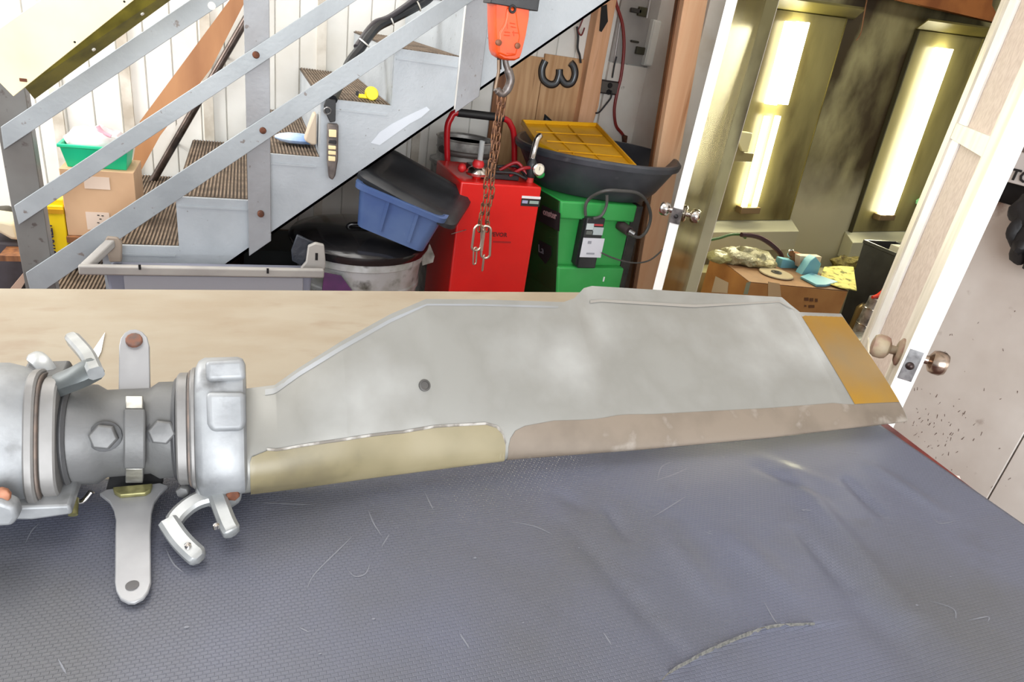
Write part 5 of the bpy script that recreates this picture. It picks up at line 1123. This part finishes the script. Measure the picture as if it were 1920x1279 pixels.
for i, (u0, v0, u1, v1) in enumerate(((1508, 558, 1516, 564), (1518, 559, 1525, 565), (1528, 560, 1533, 566), (1508, 572, 1512, 575), (1516, 572, 1527, 577))): MB().prism([fpt(u0, v0, .001), fpt(u1, v0, .001), fpt(u1, v1, .001), fpt(u0, v1, .001)], dn * .001).build('print_mark', mat('print_br', rgb(110, 72, 40), .6), t)
xs2 = dy_.normalized()
def lpt(u, v, e): 
    n_ = Vector((-dx_.x, -dx_.y, 0)).normalized(); r = Vector(ray(u, v)); c = Vector(CAM); return c + r * ((fa + n_ * e - c).dot(n_) / r.dot(n_)), n_
q4 = [lpt(u, v, .001)[0] for u, v in ((1342, 518), (1366, 530), (1364, 550), (1334, 548))]; MB().prism(q4, lpt(1342, 518, 0)[1] * .001).build('sticker', mat('stk', rgb(206, 190, 170), .6), t)
q4 = [lpt(u, v, .001)[0] for u, v in ((1400, 530), (1408, 528), (1402, 552), (1394, 552))]; MB().prism(q4, lpt(1342, 518, 0)[1] * .001).build('tape_strip', mat('tape_blue', rgb(140, 150, 140), .6), t)
ZB = .5545
def blob(name, u, v, z, s, m_, label, cat, amp=.02, fr=20, rot=0, sub=3):
    c = P(u, v, z=z); b = MB(); bmesh.ops.create_icosphere(b.bm, subdivisions=sub, radius=1, matrix=Matrix.Translation(c) @ Matrix.Rotation(rot, 4, 'Z') @ Matrix.Diagonal((*s, 1)))
    for q_ in b.bm.verts: q_.co += (q_.co - c).normalized() * amp * noise.noise(q_.co * fr)
    for q_ in b.bm.verts: q_.co.z = max(q_.co.z, ZB + .001) if z < .8 and z > ZB else q_.co.z
    o = b.build(name, m_, None, smooth=True); return tag(o, label, cat)
BUB = mat('bubble_wrap', rgb(176, 170, 136), .25, c2=rgb(128, 124, 92), scale=30, bump=.8, bscale=70, spec=.8)
blob('bubble_wrap', 1400, 482, ZB + .03, (.17, .10, .05), BUB, 'crumpled clear bubble wrap bag on the left of the carton', 'bubble wrap', .03, 22)
blob('plastic_pouch', 1348, 482, ZB + .025, (.085, .06, .03), mat('pouch', rgb(150, 146, 100), .3, bump=.6, bscale=50), 'greenish plastic pouch at the back left corner of the carton', 'pouch', .02, 25)
cable('purple_hose', [(1390, 440), (1412, 442), (1430, 448), (1448, 460), (1462, 474), (1466, 484)], 2.78, .013, 'dark purple hose curled across the carton top', 'hose', mat('hose_purple', rgb(62, 34, 46), .4))
cable('green_hose', [(1330, 450), (1350, 446), (1370, 440), (1388, 440), (1398, 446)], 2.80, .008, 'thin green hose behind the bubble wrap', 'hose', mat('hose_green', rgb(60, 96, 50), .5))
c = P(1455, 513, z=ZB + .006); o = MB().lathe(c, [(.085, -.004), (.088, 0), (.085, .004), (.05, .006), (.02, .006)], 32).build('disc', mat('disc_pale', rgb(186, 172, 146), .4, .2), None, smooth=True); tag(o, 'pale round disc lying on the carton front edge', 'disc')
o2 = MB().lathe(c, [(.028, .007), (.028, .010), (.012, .010), (.012, .014)], 20).build('disc_centre', mat('disc_c', rgb(110, 110, 110), .3, .8), None, smooth=True); adopt(o2, o)
c = P(1520, 505, z=ZB); t = thing('blue_stand', 'light blue plastic stand with a small white carton', 'stand', c)
BS = mat('blue_plastic', rgb(116, 176, 196), .45)
p = P(1525, 530, z=ZB); MB().prism([P(u, v, z=ZB + .002) for u, v in ((1500, 522), (1520, 515), (1570, 532), (1548, 538), (1530, 538))], (0, 0, .012)).build('base', BS, t, bevel=.002)
MB().prism([P(u, v, y=2.56) for u, v in ((1500, 520), (1520, 490), (1530, 482), (1540, 495), (1530, 524))], (0, .05, 0)).build('fin', BS, t, bevel=.003)
MB().prism([P(u, v, y=2.66) for u, v in ((1462, 506), (1468, 486), (1490, 490), (1500, 504), (1492, 515))], (0, .05, 0)).build('arm', BS, t, bevel=.003)
o = MB().prism([P(u, v, y=2.62) for u, v in ((1500, 480), (1541, 482), (1534, 506), (1500, 502))], (0, .04, 0)).build('small_white_carton', mat('wcart', rgb(216, 196, 176), .6)); tag(o, 'small white carton behind the light blue stand', 'carton')
o = MB().prism([P(u, v, y=2.66) for u, v in ((1489, 492), (1490, 474), (1505, 477), (1505, 492))], (0, .04, 0)).build('brown_block', mat('bblk', rgb(130, 80, 46), .6)); tag(o, 'small brown block left of the white carton', 'block')
o = MB().torus(P(1483, 475, y=2.68), .016, .005, (0, 1, .2), 20, 8, (1, 1.5)).build('metal_ring', CHROME, None, smooth=True); tag(o, 'shiny metal ring standing behind the blue stand', 'ring')
# rag with stains
q = [P(u, v, z=ZB + .006) for u, v in ((1538, 520), (1545, 502), (1575, 500), (1600, 502), (1606, 546), (1580, 542), (1555, 534))]
b = MB().prism(q, (0, 0, .006)); bmesh.ops.subdivide_edges(b.bm, edges=b.bm.edges, cuts=2, use_grid_fill=True)
o = b.build('yellow_rag', mat('rag_yel', rgb(214, 204, 118), .8, c2=rgb(196, 184, 100), scale=14, c3=rgb(106, 106, 46), scale3=22, lo3=.54, hi3=.62, bump=.3, bscale=30), None, bevel=.003); tag(o, 'stained pale yellow rag on the right corner of the carton', 'rag')
blob('clear_pouch', 1425, 492, ZB + .02, (.11, .06, .035), mat('pouch_clear', rgb(206, 196, 150), .2, c2=rgb(150, 140, 96), scale=40, bump=.9, bscale=90, spec=.9), 'shiny crumpled clear pouch between bubble wrap and disc', 'pouch', .025, 26)
blob('debris_pile', 1590, 492, .44, (.16, .05, .045), mat('debris', rgb(150, 138, 76), .7, c2=rgb(84, 70, 34), scale=30, bump=.8, bscale=60), 'pile of olive masking paper on the ledge behind the rag', 'paper', .03, 30)
# black bin with things
cb3 = [P(1622, 452, y=2.72), P(1700, 470, y=2.72)]
t = thing('black_bin', 'square black plastic bin standing on the booth floor', 'bin', (3.45, 2.85, 0))
bA = P(1619, 449, z=.70); bB = P(1704, 484, z=.70); bd_ = (bB - bA).normalized(); bn_ = Vector((-bd_.y, bd_.x, 0)); bn_ = bn_ if bn_.x > 0 else -bn_
bc_ = bA + bd_ * .17 + bn_ * .13
def bq(s, z): return [Vector((bc_.x, bc_.y, z)) + bd_ * (a * s * .17) + bn_ * (b * s * .13) for a, b in ((-1, -1), (1, -1), (1, 1), (-1, 1))]
MB().loft([bq(.78, 0), bq(.97, .68), bq(1.0, .68), bq(1.0, .70), bq(.93, .70), bq(.72, .05)]).build('shell', BLACKP, t, bevel=.004)
t.location = (bc_.x, bc_.y, 0)
for ch_ in t.children: adopt(ch_, t)
o = MB().box((bc_.x - .05, bc_.y - .02, .4), (bc_.x + .03, bc_.y + .05, .715)).build('grey_packet', mat('pkt', rgb(160, 156, 146), .5), None); tag(o, 'grey packet sticking up in the black bin', 'packet')
o = MB().box((bc_.x + .05, bc_.y - .04, .4), (bc_.x + .10, bc_.y + .02, .71)).build('brown_packet', mat('pkt2', rgb(124, 84, 58), .6), None); tag(o, 'brown packet sticking up in the black bin', 'packet')
# metal canister with red funnel
c = P(1652, 556, z=.47); t = thing('metal_canister', 'shiny metal canister below the red funnel', 'canister', (c.x, c.y, 0))
MB().lathe((c.x, c.y, 0), [(.07, 0), (.07, .3), (.064, .34), (.06, .40), (.055, .43), (.055, .455), (.045, .46)], 28).build('body', mat('canister', rgb(205, 205, 208), .3, .5, c2=rgb(120, 120, 122), scale=22), t, smooth=True)
for k_ in range(3): MB().torus((c.x, c.y, .2 + .1 * k_), .071, .003, (0, 0, 1), 28, 6).build('band', CHROME, t, smooth=True)
t = thing('red_funnel', 'bright red funnel lying on the metal canister', 'funnel', (c.x + .02, c.y, .475))
o = MB().loft([[Vector((c.x + dx2 + .02, c.y + r3 * math.cos(a), .485 + dz2 + r3 * math.sin(a))) for a in [2 * PI * k_ / 20 for k_ in range(20)]] for dx2, dz2, r3 in ((-.085, -.02, .008), (-.05, -.012, .012), (.0, .0, .03), (.06, .03, .07), (.062, .03, .066), (.0, .0, .026))]).build('cone', mat('funnel_red', rgb(226, 62, 40), .4), t, smooth=True)
o = MB().lathe(P(1618, 578, z=.34), [(.035, -.34), (.035, 0), (.022, .02), (.012, .03)], 20).build('small_jar', mat('jar_brass', rgb(110, 92, 60), .35, .5), None, smooth=True); tag(o, 'small dark brass jar left of the metal canister', 'jar')
o = MB().lathe(P(1628, 645, z=.24), [(.11, -.24), (.11, 0), (.09, .03), (.04, .045), (.03, .06)], 28).build('metal_pot', mat('pot', rgb(200, 200, 200), .3, .5, c2=rgb(126, 126, 126), scale=12), None, smooth=True); tag(o, 'low shiny metal pot in front of the canister', 'pot')

# white cable or rope end on the wall side of the table
o = MB().tube(spline([P(1743, 872, x=1.35), P(1762, 882, x=1.35), P(1778, 900, x=1.35), P(1795, 935, x=1.35), (1.35, .52, .4), (1.38, .5, .02)], 5), .010).build('white_hose', mat('hose_white', rgb(226, 206, 196), .5), None, smooth=True); tag(o, 'short curved white hose beyond the right table edge', 'hose')


# small pieces become sub-parts of the part they sit on
def subpart(child, host):
    for c in list(COL.objects):
        if c.name.split('.')[0] == child and c.parent is not None and c.parent.parent is None:
            h = [o for o in c.parent.children if o.name.split('.')[0] == host]
            if not h: continue
            bpy.context.view_layer.update()
            mid = lambda o: worldof(o) @ (sum((Vector(b) for b in o.bound_box), Vector()) / 8)
            m = mid(c); adopt(c, min(h, key=lambda o: (mid(o) - m).length))
for a, b in (('gauge_face', 'gauge'), ('gauge_needle', 'gauge'), ('knob_stem', 'rosette'), ('door_knob', 'rosette'), ('latch_bolt', 'latch_plate'), ('label_mark', 'label'),
             ('bracket_pin', 'top_bracket'), ('raised_mark', 'raised_plate'), ('eyelet', 'raised_plate'), ('screw', 'raised_plate'), ('rusty_bolt', 'upper_strap'), ('strap_hole', 'lower_strap'),
             ('handle_slot', 'end_handle'), ('rim_slot', 'rim'), ('print_mark', 'sticker'), ('weld_seam', 'stringer'), ('tread_ribs', 'tread'), ('lid_handle', 'lid'), ('latch', 'door'), ('band', 'body')):
    subpart(a, b)
